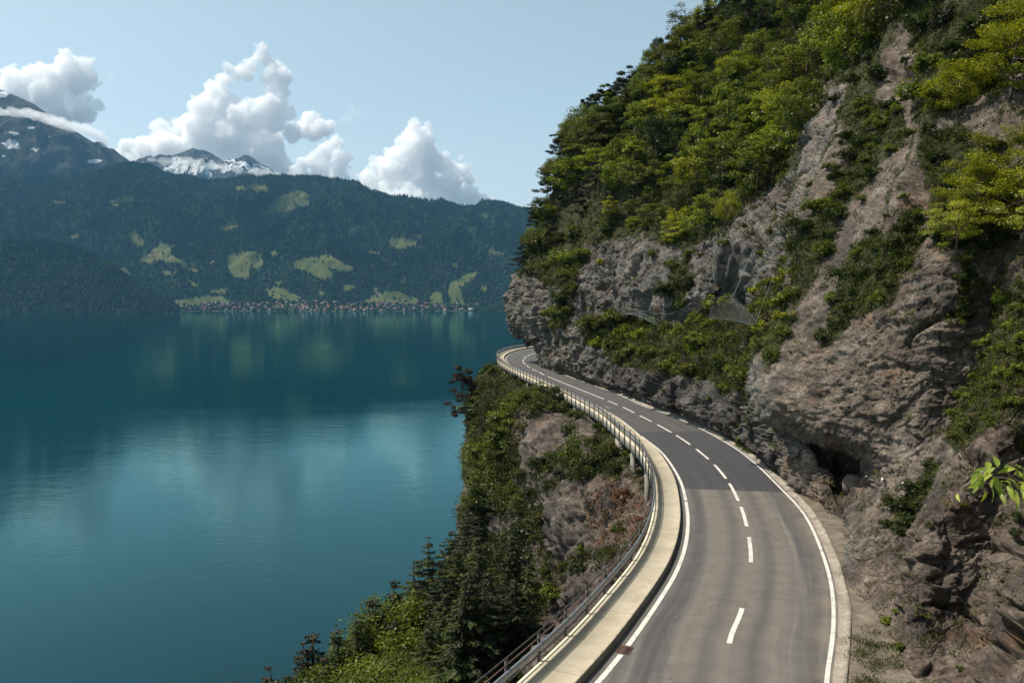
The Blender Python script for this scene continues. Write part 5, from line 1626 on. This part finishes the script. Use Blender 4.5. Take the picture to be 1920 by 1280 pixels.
VSP = [28, 24, 29, 28, 28, 33, 33, 20, 30, 23, 34, 36, 46, 48, 30]
for zi, q in enumerate(VEG):
    for (x, y) in poisson_px([q], VSP[zi], np.random.default_rng(300 + zi), 1500, ROCK_FREE):
        k, e = cliff_at(x, y)
        if e > 14:
            continue
        Y_ = CLIFF_P[k][1]
        px_m = F / Y_
        R = rng.uniform(15, 28) / px_m * (1.45 if zi == 12 else 0.7 if zi == 7 else 1.0)
        plant('shrub', 'shrub', SHRUBS, rng.integers(7), CLIFF_P[k] + CLIFF_N[k] * R * 0.1, R, VTINT[zi][rng.integers(3)], VZONE[zi], 'shrubs on the cliff ledges', 'bushy shrub' if R > 0.9 else 'small shrub', BUSH, sq=rng.uniform(0.85, 1.25))
# scattered small ones seen on the rock itself
LONE = [(1130, 500, 16, 'yellow-green', 'overhanging the hollow beside the rock nose'), (1062, 495, 20, 'bright green', 'on the shoulder of the rock nose'), (1275, 425, 30, 'yellow-green', 'at the foot of the forest over the grey wall'), (1225, 485, 16, 'mid green', 'in a notch of the grey wall'),
        (1110, 580, 9, 'bright green', 'alone on the grey wall above the road'), (1380, 830, 9, 'mid green', 'on the verge at the rock foot'), (1245, 735, 7, 'mid green', 'halfway up the dark road wall'), (1330, 750, 8, 'mid green', 'low on the dark road wall'),
        (1418, 800, 8, 'mid green', 'by the small hollow low in the road wall'), (1485, 605, 14, 'dark green', 'on the edge of the buttress'), (1805, 955, 14, 'olive', 'on the sloping near rock'), (1745, 990, 12, 'olive', 'on the seam of the near rock'),
        (1862, 1035, 11, 'brownish', 'dry on the near rock face'), (1880, 1095, 8, 'brownish', 'withered low on the near rock face'), (1905, 980, 20, 'dark green', 'behind the near twig on the rock'), (1900, 1010, 14, 'dark green', 'under the near twig on the rock'),
        (1665, 1170, 16, 'bright green', 'tallest at the rock foot by the kerb'), (1690, 1220, 18, 'mid green', 'against the near rock by the kerb'), (1650, 1230, 12, 'mid green', 'on the verge below the near rock'), (1700, 1270, 14, 'mid green', 'in the corner under the near rock'), (1680, 1150, 10, 'bright green', 'up the seam at the rock foot'),
        (1800, 1255, 10, 'olive', 'in a hollow at the foot of the near rock'), (1575, 570, 16, 'dark green', 'hanging over the buttress top'), (1700, 120, 14, 'dark green', 'at the dark notch of the high rib')]
for (x, y, rp, tint, zone) in LONE:
    k, e = cliff_at(x, y)
    R = rp / F * CLIFF_P[k][1]
    plant('shrub', 'shrub', SHRUBS, rng.integers(7), CLIFF_P[k] + CLIFF_N[k] * R * 0.15, R, tint, zone, None, 'lone shrub', BUSH)
for r_ in PLANTS[-len(LONE):]:
    del r_[0]['group']
SPARSE = [[(1300, 470), (1480, 390), (1530, 200), (1600, 150), (1720, 60), (1730, 480), (1560, 480), (1440, 480), (1320, 500)]]
for (x, y) in poisson_px(SPARSE, 44, np.random.default_rng(350), 1500):
    k, e = cliff_at(x, y)
    if e > 14:
        continue
    R = rng.uniform(7, 15) / F * CLIFF_P[k][1]
    plant('shrub', 'shrub', SHRUBS, rng.integers(7), CLIFF_P[k] + CLIFF_N[k] * R * 0.1, R, ('dark green', 'mid green', 'olive')[rng.integers(3)], 'rooted in the bare upper ribs of the cliff', 'shrubs on the bare ribs', 'small shrub', BUSH, sq=rng.uniform(0.9, 1.4))

# ---- yellow-green maples leaning out from the cliff top
for (x, y, s, ph) in ((1800, 205, 0.62, 'upper'), (1885, 170, 0.8, 'upper'), (1935, 110, 0.8, 'upper'), (1830, 400, 0.55, 'lower'), (1895, 365, 0.7, 'lower'), (1920, 430, 0.6, 'lower'), (1800, 450, 0.4, 'lower')):
    k, e = cliff_at(x, y)
    loc = CLIFF_P[k]
    plant('maple_tree', 'maple tree', MAPLE, rng.integers(3), loc + np.array([-0.4, -0.5, -1.5 * s]), s, 'yellow-green', f'in the {ph} clump on the near cliff', 'sunlit maples on the near cliff', 'spreading maple', TREE, tilt=(0.12, -0.25), rz=rng.uniform(0, 6.28), shade=1.0)

# ---- trees on the slope below the walkway: placed so that their tops reach the heights seen
def rooted(px, py, h):
    # the slope is bedded deep below: let the height stretch a little where only a taller tree reaches that skyline
    best = None
    for q in (1.0, 1.15, 1.3, 1.5, 1.7):
        k, e, z = rooted_at(px, py, h * q)
        if best is None or e < best[1] - 6:
            best = (k, e, h * q)
    return SLOPE_P[best[0]], best[2]
def rooted_at(px, py, h):
    T = SLOPE_P + np.array([0, 0, h])
    x, y, z = project(T)
    want = np.interp(py, [680, 800, 900, 1000, 1100, 1200, 1280], [135, 112, 98, 84, 70, 60, 53]) - (8 if px > 880 and py > 950 else 0)
    ok = (tvf > 1.2) & (z > 8)
    dd = np.where(ok, (x - px) ** 2 + (y - py) ** 2 + (2.5 * (z - want)) ** 2, 1e12)
    k = np.argmin(dd)
    return k, math.hypot(x[k] - px, y[k] - py), z[k]
def szone(px, py):
    if py < 900:
        return 'on the rocky spur under the far bend'
    if px < 640:
        return 'at the water end of the lower wood'
    if py > 1170:
        return 'at the bottom of the lower wood'
    if px < 800:
        return 'on the lakeward edge of the lower wood'
    return 'in the lower wood below the railing'
for (x, y, h) in [(803, 997, 13), (845, 985, 12), (870, 940, 11), (895, 960, 12), (738, 1072, 12), (700, 1110, 11), (668, 1140, 12), (632, 1165, 11), (590, 1172, 13), (566, 1188, 11), (503, 1238, 10), (520, 1262, 8), (400, 1264, 9), (436, 1268, 8),
                  (862, 1030, 13), (830, 1060, 13), (785, 1095, 12), (925, 1040, 14), (900, 1090, 14), (945, 1100, 13), (870, 1130, 13), (820, 1130, 12), (980, 1080, 11), (1000, 1110, 10), (920, 1160, 13), (960, 1170, 11), (850, 1190, 12), (1015, 1150, 8), (740, 1150, 11),
                  (985, 1010, 12), (610, 1225, 10), (900, 1000, 12), (780, 1040, 11)]:
    loc, h = rooted(x, y, h)
    ci = int(rng.integers(5))
    H0 = 13 + ci
    plant('conifer_tree', 'conifer', CON_MID, ci, loc, h / H0, 'blackish green' if rng.random() < 0.6 else 'dark green', szone(x, y), 'conifers of the lower wood', 'pointed conifer', TREE, sq=rng.uniform(1.15, 1.6))
for (x, y, h) in [(997, 1003, 13), (1010, 1030, 11)]:
    loc, h = rooted(x, y, h)
    plant('conifer_tree', 'conifer', CON_THIN, int(rng.integers(2)), loc, h / 13, 'dark green', 'thin and half bare ' + szone(x, y), 'thin conifers of the lower wood', 'tall conifer', TREE)
for (x, y, h, tint) in [(762, 1085, 9, 'bright green'), (730, 1120, 9, 'bright green'), (700, 1165, 9, 'bright green'), (655, 1205, 9, 'mid green'), (690, 1195, 10, 'bright green'), (760, 1200, 10, 'mid green'), (720, 1230, 9, 'bright green'), (800, 1215, 9, 'bright green'), (770, 1255, 9, 'bright green'),
                        (640, 1245, 9, 'mid green'), (600, 1262, 9, 'mid green'), (690, 1255, 9, 'mid green'), (830, 1240, 9, 'mid green'), (560, 1250, 8, 'mid green'), (900, 1200, 8, 'mid green'), (880, 1230, 8, 'bright green'), (800, 1110, 8, 'mid green'), (850, 1080, 8, 'bright green'),
                        (905, 1025, 8, 'bright green'), (950, 1070, 7, 'mid green'), (745, 1270, 8, 'bright green'), (660, 1275, 7, 'bright green')]:
    loc, h = rooted(x, y, h)
    bi = int(rng.integers(5))
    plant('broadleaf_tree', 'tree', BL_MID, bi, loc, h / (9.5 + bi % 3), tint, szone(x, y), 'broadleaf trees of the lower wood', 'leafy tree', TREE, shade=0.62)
for (x, y, h, tint) in [(915, 722, 6, 'mid green'), (940, 748, 6, 'olive'), (905, 770, 6, 'mid green'), (980, 752, 6, 'bright green'), (960, 765, 5, 'mid green'), (990, 760, 4, 'bright green'), (900, 815, 6, 'bright green'), (925, 800, 7, 'mid green'), (945, 815, 6, 'bright green'), (905, 850, 6, 'mid green'),
                        (930, 865, 6, 'mid green'), (955, 850, 6, 'olive'), (970, 790, 5, 'dark green'), (1045, 745, 3, 'bright green'), (1060, 752, 3, 'olive'), (1020, 740, 3, 'bright green'), (890, 900, 5, 'mid green'), (905, 930, 5, 'dark green'), (975, 900, 5, 'mid green'), (945, 905, 5, 'dark green'),
                        (1000, 905, 4, 'mid green'), (1075, 865, 3, 'mid green'), (1130, 830, 3, 'mid green'), (985, 960, 5, 'dark green')]:
    loc, h = rooted(x, y, h)
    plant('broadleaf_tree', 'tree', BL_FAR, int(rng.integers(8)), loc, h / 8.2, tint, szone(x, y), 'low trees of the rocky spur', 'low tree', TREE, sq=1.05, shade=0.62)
# lone pine on the edge of the spur and a dead conifer lower down
k_, e_ = slope_at(872, 788)
pn = plant('pine_tree', 'pine tree', [pine(190, 9.6, 2.9, 46, 150, 0.32, 0.16, -0.10)], 0, SLOPE_P[k_] - [0.3, 0, 1.0], 1.0, 'brownish', 'standing out over the lake from the spur', None, 'lone brownish pine', TREE, rz=0.3)
del pn['group']
b = MB()
rngd = np.random.default_rng(9)
zz_ = np.linspace(-1, 10, 8)
b.tube(np.stack([0.15 * np.sin(zz_), 0 * zz_, zz_], 1), np.linspace(0.13, 0.02, 8), 6)
for z in np.linspace(1.5, 9.5, 34):
    a = rngd.uniform(0, 6.28)
    L_ = (1 - z / 11) * 2.2 + 0.4
    t_ = np.linspace(0, 1, 5)
    b.tube(np.stack([np.cos(a) * L_ * t_, np.sin(a) * L_ * t_, z - 0.5 * L_ * t_ + 0.55 * L_ * t_ ** 3], 1), np.linspace(0.035, 0.008, 5), 4, cap=False)
loc, _h2 = rooted(856, 1165, 10)
add('dead_tree', b.mesh('dead_tree', M_DEAD, smooth=True), loc=tuple(loc), label='dead reddish conifer with bare curved branches in the lower wood', cat='dead tree')

# ---- shrubs of the slope
SV = [[(905, 700), (945, 690), (1010, 735), (890, 770)], [(890, 760), (1010, 740), (1170, 820), (1230, 920), (1225, 1010), (1150, 1100), (1010, 1180), (900, 1000), (880, 900)]]
for (x, y) in poisson_px(SV, 31, np.random.default_rng(401), 3000, SROCK):
    k, e = slope_at(x, y)
    if e > 14:
        continue
    Y_ = SLOPE_P[k][1]
    R = rng.uniform(12, 24) / F * Y_
    dry = in_poly(np.array([x]), np.array([y]), SDRY[0])[0]
    zone = 'among the dry brush under the walkway' if dry else 'on the rocky spur' if y < 860 else 'on the slope beneath the walkway piers' if x > 1080 else 'on the middle of the slope below the road'
    tint = ('dry reddish' if rng.random() < 0.7 else 'olive') if dry else ('mid green', 'dark green', 'olive', 'bright green')[rng.choice(4, p=[.35, .3, .2, .15])]
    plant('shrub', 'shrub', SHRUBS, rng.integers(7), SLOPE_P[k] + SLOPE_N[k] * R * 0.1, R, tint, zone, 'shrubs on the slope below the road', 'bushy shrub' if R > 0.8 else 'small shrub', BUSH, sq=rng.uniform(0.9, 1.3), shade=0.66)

# ---- labels: look, place, and rank within the same look and place
ORD = ['topmost', 'second', 'third', 'fourth', 'fifth', 'sixth', 'seventh', 'eighth', 'ninth', 'tenth', 'eleventh', 'twelfth', 'thirteenth', 'fourteenth', 'fifteenth', 'sixteenth', 'seventeenth', 'eighteenth', 'nineteenth', 'twentieth',
       'twenty-first', 'twenty-second', 'twenty-third', 'twenty-fourth', 'twenty-fifth', 'twenty-sixth', 'twenty-seventh', 'twenty-eighth', 'twenty-ninth', 'thirtieth']
byk = {}
for it in PLANTS:
    byk.setdefault((it[1], it[2], it[3]), []).append(it)
for (ph, tint, zone), lst in byk.items():
    lst.sort(key=lambda t: t[4])
    for i, it in enumerate(lst):
        if len(lst) == 1:
            it[0]['label'] = f'{tint} {ph} {zone}'
        elif i == 0:
            it[0]['label'] = f'topmost {tint} {ph} {zone}'
        elif i == len(lst) - 1:
            it[0]['label'] = f'lowest {tint} {ph} {zone}'
        else:
            it[0]['label'] = f'{ORD[min(i, 29)]} highest {tint} {ph} {zone}'

# ---- ground plants: uncountable tufts of grass, ivy and seedlings
def tufts(name, P, N, veg, gridshape, vis_, n, per, rng, label, size_px=2.3, dry=None, pal=None, hidden_share=0.15):
    x, y, z = project(P)
    gx, gy = x.reshape(gridshape), y.reshape(gridshape)
    ar = np.abs(np.gradient(gx, axis=0) * np.gradient(gy, axis=1) - np.gradient(gx, axis=1) * np.gradient(gy, axis=0)).ravel()
    wgt = np.where(vis_, ar, 0) * np.clip(veg - 0.18, 0, 1) ** 1.1
    wgt = np.minimum(wgt, np.quantile(wgt[wgt > 0], 0.995))
    k = rng.choice(len(P), n, p=wgt / wgt.sum())
    hid_ = np.nonzero(~vis_ & (veg > 0.5) & (z > 6))[0]
    if len(hid_):
        k = np.concatenate([k, rng.choice(hid_, int(n * hidden_share))])
    n = len(k)
    Y_ = np.clip(z[k], 14, 190)
    up_ = unit(N[k] + np.array([0, 0, 0.8]))
    kk = np.repeat(np.arange(n), per)
    rad = np.clip(9.0 * Y_ / F, 0.10, 0.75)
    q = unit(rng.normal(size=(len(kk), 3))) * (rng.random(len(kk)) ** 0.5)[:, None]
    c = P[k][kk] + q * rad[kk][:, None] + up_[kk] * rad[kk][:, None] * 0.45
    nr = unit(up_[kk] * 0.7 + 0.7 * rng.normal(size=c.shape) + np.array([-0.1, 0, 0.2]))
    sz = np.clip(size_px * 1.9 * Y_ / F, 0.05, 0.34)[kk] * rng.uniform(0.6, 1.4, len(kk))
    v, f = leaf_quads(c, nr, sz, sz * rng.uniform(0.3, 0.6, len(kk)), rng)
    if pal is None:
        pal = np.array([[0.062, 0.082, 0.016], [0.036, 0.050, 0.014], [0.095, 0.115, 0.018], [0.075, 0.070, 0.022], [0.13, 0.095, 0.05], [0.024, 0.034, 0.013]])
    zone_n = vnoise(P[k] / 5.0, 801)
    ci = np.array([rng.choice(6, p=pp) for pp in ([.30, .25, .17, .15, .05, .08],)][0:1])
    pick = rng.choice(6, n, p=[.28, .24, .18, .16, .05, .09])
    pick = np.where((zone_n > 0.35) & (rng.random(n) < 0.5), 2, np.where((zone_n < -0.35) & (rng.random(n) < 0.5), 1, pick))
    tint = pal[pick][kk]
    if dry is not None:
        dm = dry[k][kk] & (rng.random(len(kk)) < 0.75)
        tint = np.where(dm[:, None], np.array([0.24, 0.125, 0.08]), tint)
    tint = tint * rng.uniform(0.6, 1.4, (len(kk), 1))
    add(name, mesh_np(name, v, f, M_GROUND, attrs={'tint': np.repeat(tint, 4, axis=0)}), kind='stuff', label=label)

rng = np.random.default_rng(901)
tufts('ledge_undergrowth', CLIFF_P, CLIFF_N, np.where(CLIFF_FOREST, 0.45, CLIFF_VEG), (NC, NR), CVIS, 12000, 13, rng, 'low green growth on the ledges and cracks of the cliff', hidden_share=0.5)
dryv = in_poly(sx_ + 12 * fbm(SLOPE_P / 2, 2, 7), sy_, SDRY[0])
tufts('slope_undergrowth', SLOPE_P, SLOPE_N, sveg, (SC, SR), svis, 8000, 13, rng, 'low growth and dry brush on the slope below the road', dry=dryv, pal=np.array([[0.045, 0.058, 0.014], [0.028, 0.038, 0.012], [0.070, 0.082, 0.016], [0.085, 0.064, 0.030], [0.125, 0.085, 0.052], [0.020, 0.028, 0.011]]))
# verge grass
vp = VERGE.reshape(-1, 3)
vx, vy, vz = project(vp)
GRASS = [[(1365, 812), (1400, 815), (1440, 840), (1475, 885), (1462, 890), (1420, 855), (1380, 838)], [(1045, 690), (1075, 695), (1160, 728), (1150, 735), (1090, 716), (1050, 700)], [(1606, 1196), (1650, 1180), (1710, 1190), (1710, 1300), (1604, 1300)]]
gm = np.zeros(len(vp))
for q in GRASS:
    gm[in_poly(vx, vy, q)] = 1
if gm.sum() > 20:
    gi = np.nonzero(gm > 0)[0]
    cen = rng.choice(gi, 420)
    k = rng.choice(cen, 5200)
    base_ = vp[k] + rng.normal(size=(5200, 3)) * [0.16, 0.16, 0.0]
    per = 10
    kk = np.repeat(np.arange(5200), per)
    Yk = vp[k][:, 1][kk]
    c = base_[kk] + rng.normal(size=(len(kk), 3)) * [0.10, 0.10, 0.03] + [0, 0, 0.10]
    ln_ = np.clip(3.6 * Yk / F, 0.07, 0.30) * rng.uniform(0.6, 1.4, len(kk))
    nr = unit(rng.normal(size=c.shape) * [1, 1, 0.3])
    v, f = leaf_quads(c, nr, ln_, ln_ * 0.34, rng, axis=np.array([[0, 0, 0.7]]) + rng.normal(size=c.shape) * 0.8)
    tint = np.array([[0.075, 0.105, 0.020], [0.095, 0.12, 0.022], [0.13, 0.11, 0.045], [0.05, 0.075, 0.018]])[rng.choice(4, len(kk))] * rng.uniform(.7, 1.3, (len(kk), 1))
    add('grass', mesh_np('grass', v, f, M_GROUND, attrs={'tint': np.repeat(tint, 4, axis=0)}), kind='stuff', label='patches of grass and weeds on the verge at the rock foot')
# ================================================================== SMALL THINGS
# rockfall nets slung along the grey wall, each a wire mesh on cables between posts
nt = NT('net_wire')
M_NET = nt.surf(nt.principled(Base_Color=C3(0.17, 0.18, 0.185), Metallic=0.0, Roughness=0.6))
def wall_pt(px, py, off):
    k, e = cliff_at(px, py)
    return CLIFF_P[k] + CLIFF_N[k] * off + np.array([-0.3, -0.4, 0]) * off
def rock_net(tops, bots, label, n=34, m=12, sag=0.5):
    T_, _ = catmull(np.array(tops), [max(2, n // (len(tops) - 1))] * (len(tops) - 1))
    B_, _ = catmull(np.array(bots), [max(2, n // (len(bots) - 1))] * (len(bots) - 1))
    q = min(len(T_), len(B_))
    T_, B_ = T_[:q], B_[:q]
    b = MB()
    for j in range(m + 1):
        t = j / m
        P_ = T_ * (1 - t) + B_ * t + np.array([-0.25, -0.3, -1.0]) * sag * math.sin(math.pi * t)
        b.tube(P_, 0.018 if j in (0, m) else 0.006, 4, cap=False)
    for i in range(0, q):
        t = np.linspace(0, 1, 6)[:, None]
        P_ = T_[i] * (1 - t) + B_[i] * t + np.array([-0.25, -0.3, -1.0]) * sag * np.sin(np.pi * t)
        b.tube(P_, 0.006, 4, cap=False)
    root = add('rockfall_net', None, loc=tuple(T_[0]), label=label, cat='safety net')
    me = b.mesh('net', M_NET)
    me.transform(Matrix.Translation(-Vector(T_[0])))
    add('net', me, root)
    for i in (0, q // 2, q - 1):
        pb = MB()
        e_ = B_[i] * 0.5 + T_[i] * 0.5 + np.array([1.6, 1.6, -0.6])
        pb.tube(np.array([T_[i] + (T_[i] - e_) * 0.03, e_]) - T_[0], 0.04, 6)
        add('post', pb.mesh('post', M_POST), root)
    for i in (q // 3, q - 2):
        pb = MB()
        pb.tube(np.array([T_[i], T_[i] + np.array([2.4, 3.4, 3.6])]) - T_[0], 0.018, 4)
        add('cable', pb.mesh('cable', M_NET), root)
rock_net([wall_pt(1165, 566, 1.6), wall_pt(1210, 566, 2.2), wall_pt(1265, 578, 2.2), wall_pt(1320, 575, 2.0)], [wall_pt(1168, 582, 1.4), wall_pt(1212, 592, 1.8), wall_pt(1265, 600, 2.0), wall_pt(1320, 600, 1.6)], 'long sagging wire rockfall net across the grey wall under the forest')
YN = min(wall_pt(x, y, 0)[1] for x, y in ((1335, 560), (1380, 570), (1405, 590), (1335, 596), (1375, 602), (1415, 612))) - 0.8
rock_net([at(1335, 560, YN), at(1375, 555, YN + 1), at(1392, 572, YN + 1), at(1420, 604, YN)], [at(1330, 597, YN - 1), at(1368, 600, YN - 0.5), at(1395, 606, YN - .5), at(1422, 614, YN - .5)], 'steep wire rockfall net below the grey bulge and its hollow', n=36, m=14, sag=0.3)
# anchor cables seen against the hollow
for (a, c_, lb) in (((1287, 538), (1338, 474), 'thin steel anchor cable slanting up beside the dark hollow'), ((1382, 548), (1385, 515), 'short steel cable hanging from the grey bulge')):
    p0, p1 = wall_pt(*a, 1.0), wall_pt(*c_, 0.6)
    b = MB()
    t = np.linspace(0, 1, 8)[:, None]
    b.tube(p0 * (1 - t) + p1 * t + np.array([0, 0, -0.25]) * np.sin(np.pi * t), 0.025, 5)
    add('anchor_cable', b.mesh('anchor_cable', M_NET), label=lb, cat='cable')

# survey targets fixed to the wall above the recess
nt = NT('target_white')
M_TGT = nt.surf(nt.principled(Base_Color=C3(0.7, 0.68, 0.62), Roughness=0.5))
for (x, y, lb) in ((1627, 895, 'small white marker plate on the wall beside the square recess'), (1657, 899, 'small white marker plate farther along the wall from the recess'), (1692, 905, 'small white marker plate nearest the overgrown seam of the wall')):
    k, e = cliff_at(x, y)
    b = MB()
    b.box(0, 0, 0, 0.16, 0.05, 0.16)
    b.box(0, -0.03, 0, 0.07, 0.02, 0.07)
    o = add('marker_plate', b.mesh('marker_plate', M_TGT), loc=tuple(CLIFF_P[k] + CLIFF_N[k] * 0.07), label=lb, cat='marker', group='marker plates on the brown wall')
    o.rotation_euler = Vector(tuple(CLIFF_N[k])).to_track_quat('-Y', 'Z').to_euler()

# square recess framed in stone: lintel, jambs and dressed sill
nt = NT('dressed_stone')
p = nt.pos()
M_SILL = nt.surf(nt.principled(Base_Color=nt.ramp(nt.noise(nt.scaled(p, (3, 3, 1)), 3, 5), [(0.3, (0.10, 0.078, 0.064)), (0.7, (0.21, 0.162, 0.132))]), Roughness=0.9))

k, e = cliff_at(1603, 912)
b = MB()
b.box(0, 0, 0, 1.25, 0.9, 0.70)
b.box(0.05, 0.05, 0.42, 1.1, 0.8, 0.15)
o = add('stone_block', b.mesh('stone_block', M_SILL), loc=tuple(at(1606, 910, 41.7)), label='squared pinkish stone block under the dark recess in the wall', cat='stone block')
o.rotation_euler = (0.08, -0.06, -0.55)

# car coming round the rock nose on the inner lane
def car(loc, rz, label):
    root = add('car', None, loc=loc, label=label, cat='car')
    nt = NT('car_paint')
    mp = nt.surf(nt.principled(Base_Color=C3(0.025, 0.028, 0.034), Roughness=0.25, Metallic=0.3, Coat_Weight=0.6))
    nt = NT('car_glass')
    mg = nt.surf(nt.principled(Base_Color=C3(0.012, 0.016, 0.02), Roughness=0.08))
    nt = NT('tyre_rubber')
    mt = nt.surf(nt.principled(Base_Color=C3(0.02, 0.02, 0.02), Roughness=0.8))
    nt = NT('lamp_glass')
    ml = nt.surf(nt.principled(Base_Color=C3(0.8, 0.8, 0.78), Roughness=0.1))
    # side profile (x forward), lofted across the width with tumblehome
    lower = [(2.10, 0.35), (2.14, 0.55), (2.02, 0.78), (1.15, 0.94), (-1.70, 0.98), (-2.08, 0.85), (-2.12, 0.50), (-2.05, 0.32)]
    cab = [(1.15, 0.93), (0.45, 1.40), (-0.95, 1.45), (-1.75, 0.97)]
    def loft(prof, ws, taper):
        n_ = len(prof)
        rings = []
        for wv, tp in zip(ws, taper):
            rings.append([(x * tp, wv, 0.35 + (z - 0.35) * (1 if tp == 1 else 0.985)) for x, z in prof])
        v = np.array(rings).reshape(-1, 3)
        f = [[i * n_ + k, (i + 1) * n_ + k, (i + 1) * n_ + (k + 1) % n_, i * n_ + (k + 1) % n_] for i in range(len(ws) - 1) for k in range(n_)]
        return v, f, n_
    for nm, prof, ws, tp, mat in (('body', lower, (-.88, -.84, -.5, .5, .84, .88), (.95, 1, 1.0, 1.0, 1, .95), mp), ('windows', cab, (-.74, -.70, .70, .74), (.96, 1, 1, .96), mg)):
        v, f, n_ = loft(prof, ws, tp)
        bmx = bmesh.new()
        vs = [bmx.verts.new(q) for q in v]
        for q in f:
            bmx.faces.new([vs[i] for i in q])
        for e0 in (0, len(vs) - n_):
            bmx.faces.new([vs[e0 + i] for i in range(n_)])
        bmesh.ops.recalc_face_normals(bmx, faces=bmx.faces)
        me = bpy.data.meshes.new(nm)
        bmx.to_mesh(me)
        bmx.free()
        me.materials.append(mat)
        add(nm, me, root)
    b = MB()
    b.box(-0.22, 0, 1.455, 1.30, 1.36, 0.05)
    add('roof', b.mesh('roof', mp), root)
    for x in (1.32, -1.30):
        for y in (-0.80, 0.80):
            b = MB()
            b.tube(np.array([[x, y - 0.1, 0.32], [x, y + 0.1, 0.32]]), 0.32, 16)
            add('wheel', b.mesh('wheel', mt), root)
    for y in (-0.62, 0.62):
        b = MB()
        b.tube(np.array([[2.02, y, 0.66], [2.13, y, 0.66]]), 0.10, 10)
        add('headlight', b.mesh('headlight', ml), root)
    root.rotation_euler = (0, 0, rz)
cpos = on_plane(1013, 677)
ic = np.argmin(np.sum((Cp - cpos[:2]) ** 2, 1))
car((cpos[0] + 1.6, cpos[1] + 0.8, 0.0), math.atan2(-Ct[ic][1], -Ct[ic][0]), 'dark car coming round the rock nose, half hidden by it')

# twig with big leaves reaching in close to the camera
def near_twig():
    rngt = np.random.default_rng(5)
    nt = NT('fresh_leaf')
    p = nt.pos()
    r = nt.attr('rnd')
    vein = nt.noise(p, 60, 3)
    c = nt.ramp(r, [(0.0, (0.17, 0.25, 0.025)), (0.6, (0.34, 0.40, 0.045)), (1.0, (0.55, 0.54, 0.10))])
    c = nt.mix(1.0, c, nt.ramp(vein, [(0.3, 0.8), (0.7, 1.15)]), 'MULTIPLY')
    d = nt.principled(Base_Color=c, Roughness=0.42)
    t = nt.n('ShaderNodeBsdfTranslucent', {'Color': nt.mix(1.0, c, (1.2, 1.2, 0.5), 'MULTIPLY')}).outputs[0]
    ml = nt.surf(nt.n('ShaderNodeMixShader', {0: 0.35, 1: d, 2: t}).outputs[0])
    root = add('leafy_twig', None, loc=tuple(at(1990, 935, 5.2)), label='close twig with pointed bright leaves reaching over the near rock', cat='twig')
    o_ = np.array(root.location)
    stems = [[(2080, 960), (1990, 935), (1930, 910), (1880, 895), (1835, 893)], [(1930, 910), (1905, 900), (1880, 880)], [(1990, 935), (1940, 940), (1905, 935), (1880, 920)], [(1960, 925), (1925, 880), (1900, 872)], [(2080, 960), (2160, 985), (2300, 1060), (2460, 1200)]]
    b = MB()
    for k, s_ in enumerate(stems):
        P_ = np.array([at(x, y, 5.2 + (0.05 * i if k < 4 else 0.25 * i)) for i, (x, y) in enumerate(s_)]) - o_
        b.tube(P_, np.linspace(0.009, 0.004, len(P_)) if k < 4 else np.linspace(0.009, 0.02, len(P_)), 6)
    add('stem', b.mesh('stem', M_BARK, smooth=True), root)
    specs = [(1830, 893, -70, 44), (1850, 882, -40, 46), (1870, 876, 10, 48), (1890, 884, 40, 46), (1905, 872, -15, 44), (1918, 884, 30, 46), (1842, 902, -120, 40), (1858, 912, 175, 46), (1880, 905, 160, 52), (1896, 915, 185, 50), (1912, 908, 150, 46), (1928, 900, 100, 44),
             (1868, 894, -100, 44), (1888, 896, 120, 46), (1908, 892, 70, 42), (1925, 915, 190, 48), (1940, 890, 40, 46), (1860, 888, -80, 40), (1950, 915, 150, 46), (1795, 925, -140, 26), (1838, 886, -60, 40), (1876, 920, 200, 40), (1900, 930, 170, 44), (1848, 918, 200, 36)] + [(1835 + 5.2 * q, 885 + 7 * math.sin(q * 1.9) + (q % 3) * 9 - q * 0.3, (q * 67) % 360 - 180, 40 + (q * 7) % 12) for q in range(22)]
    for i, (x, y, ang, ln) in enumerate(specs):
        base_ = at(x, y, 5.15 + 0.1 * rngt.normal() * 0.5) - o_
        a = math.radians(ang)
        # direction on the view-independent axes: up is 0 degrees, clockwise positive
        dirv = unit(np.array([math.sin(a), -0.45 + 0.5 * rngt.normal(), 0.55 * math.cos(a) - 0.12]))
        roll = 0.75 * rngt.normal()
        side = np.cross(dirv, np.array([0, 0, 1.0]))
        side = unit(side)
        side = unit(side * math.cos(roll) + np.cross(dirv, side) * math.sin(roll))
        up_ = np.cross(side, dirv)
        up_ = up_ if up_[2] > 0 else -up_
        L_ = ln * 0.72 / F * 5.2
        W_ = L_ * 0.17
        prof_ = [(0, 0.06), (0.2, 0.75), (0.42, 1.0), (0.68, 0.72), (0.88, 0.28), (1.0, 0.02)]
        V = []
        for t, wv in prof_:
            cpt = base_ + dirv * (t - 0.0) * L_ + up_ * (-0.42 * L_ * t * t)
            V += [cpt - side * W_ * wv + up_ * W_ * 0.35 * wv, cpt, cpt + side * W_ * wv + up_ * W_ * 0.35 * wv]
        f = []
        for q in range(len(prof_) - 1):
            for h_ in (0, 1):
                f.append([q * 3 + h_, q * 3 + h_ + 1, (q + 1) * 3 + h_ + 1, (q + 1) * 3 + h_])
        add('leaf', mesh_np('leaf', np.array(V), np.array(f), ml, smooth=True, attrs={'rnd': np.full(len(V), 0.95 if i == 19 else rngt.random() * 0.8)}), root)
near_twig()
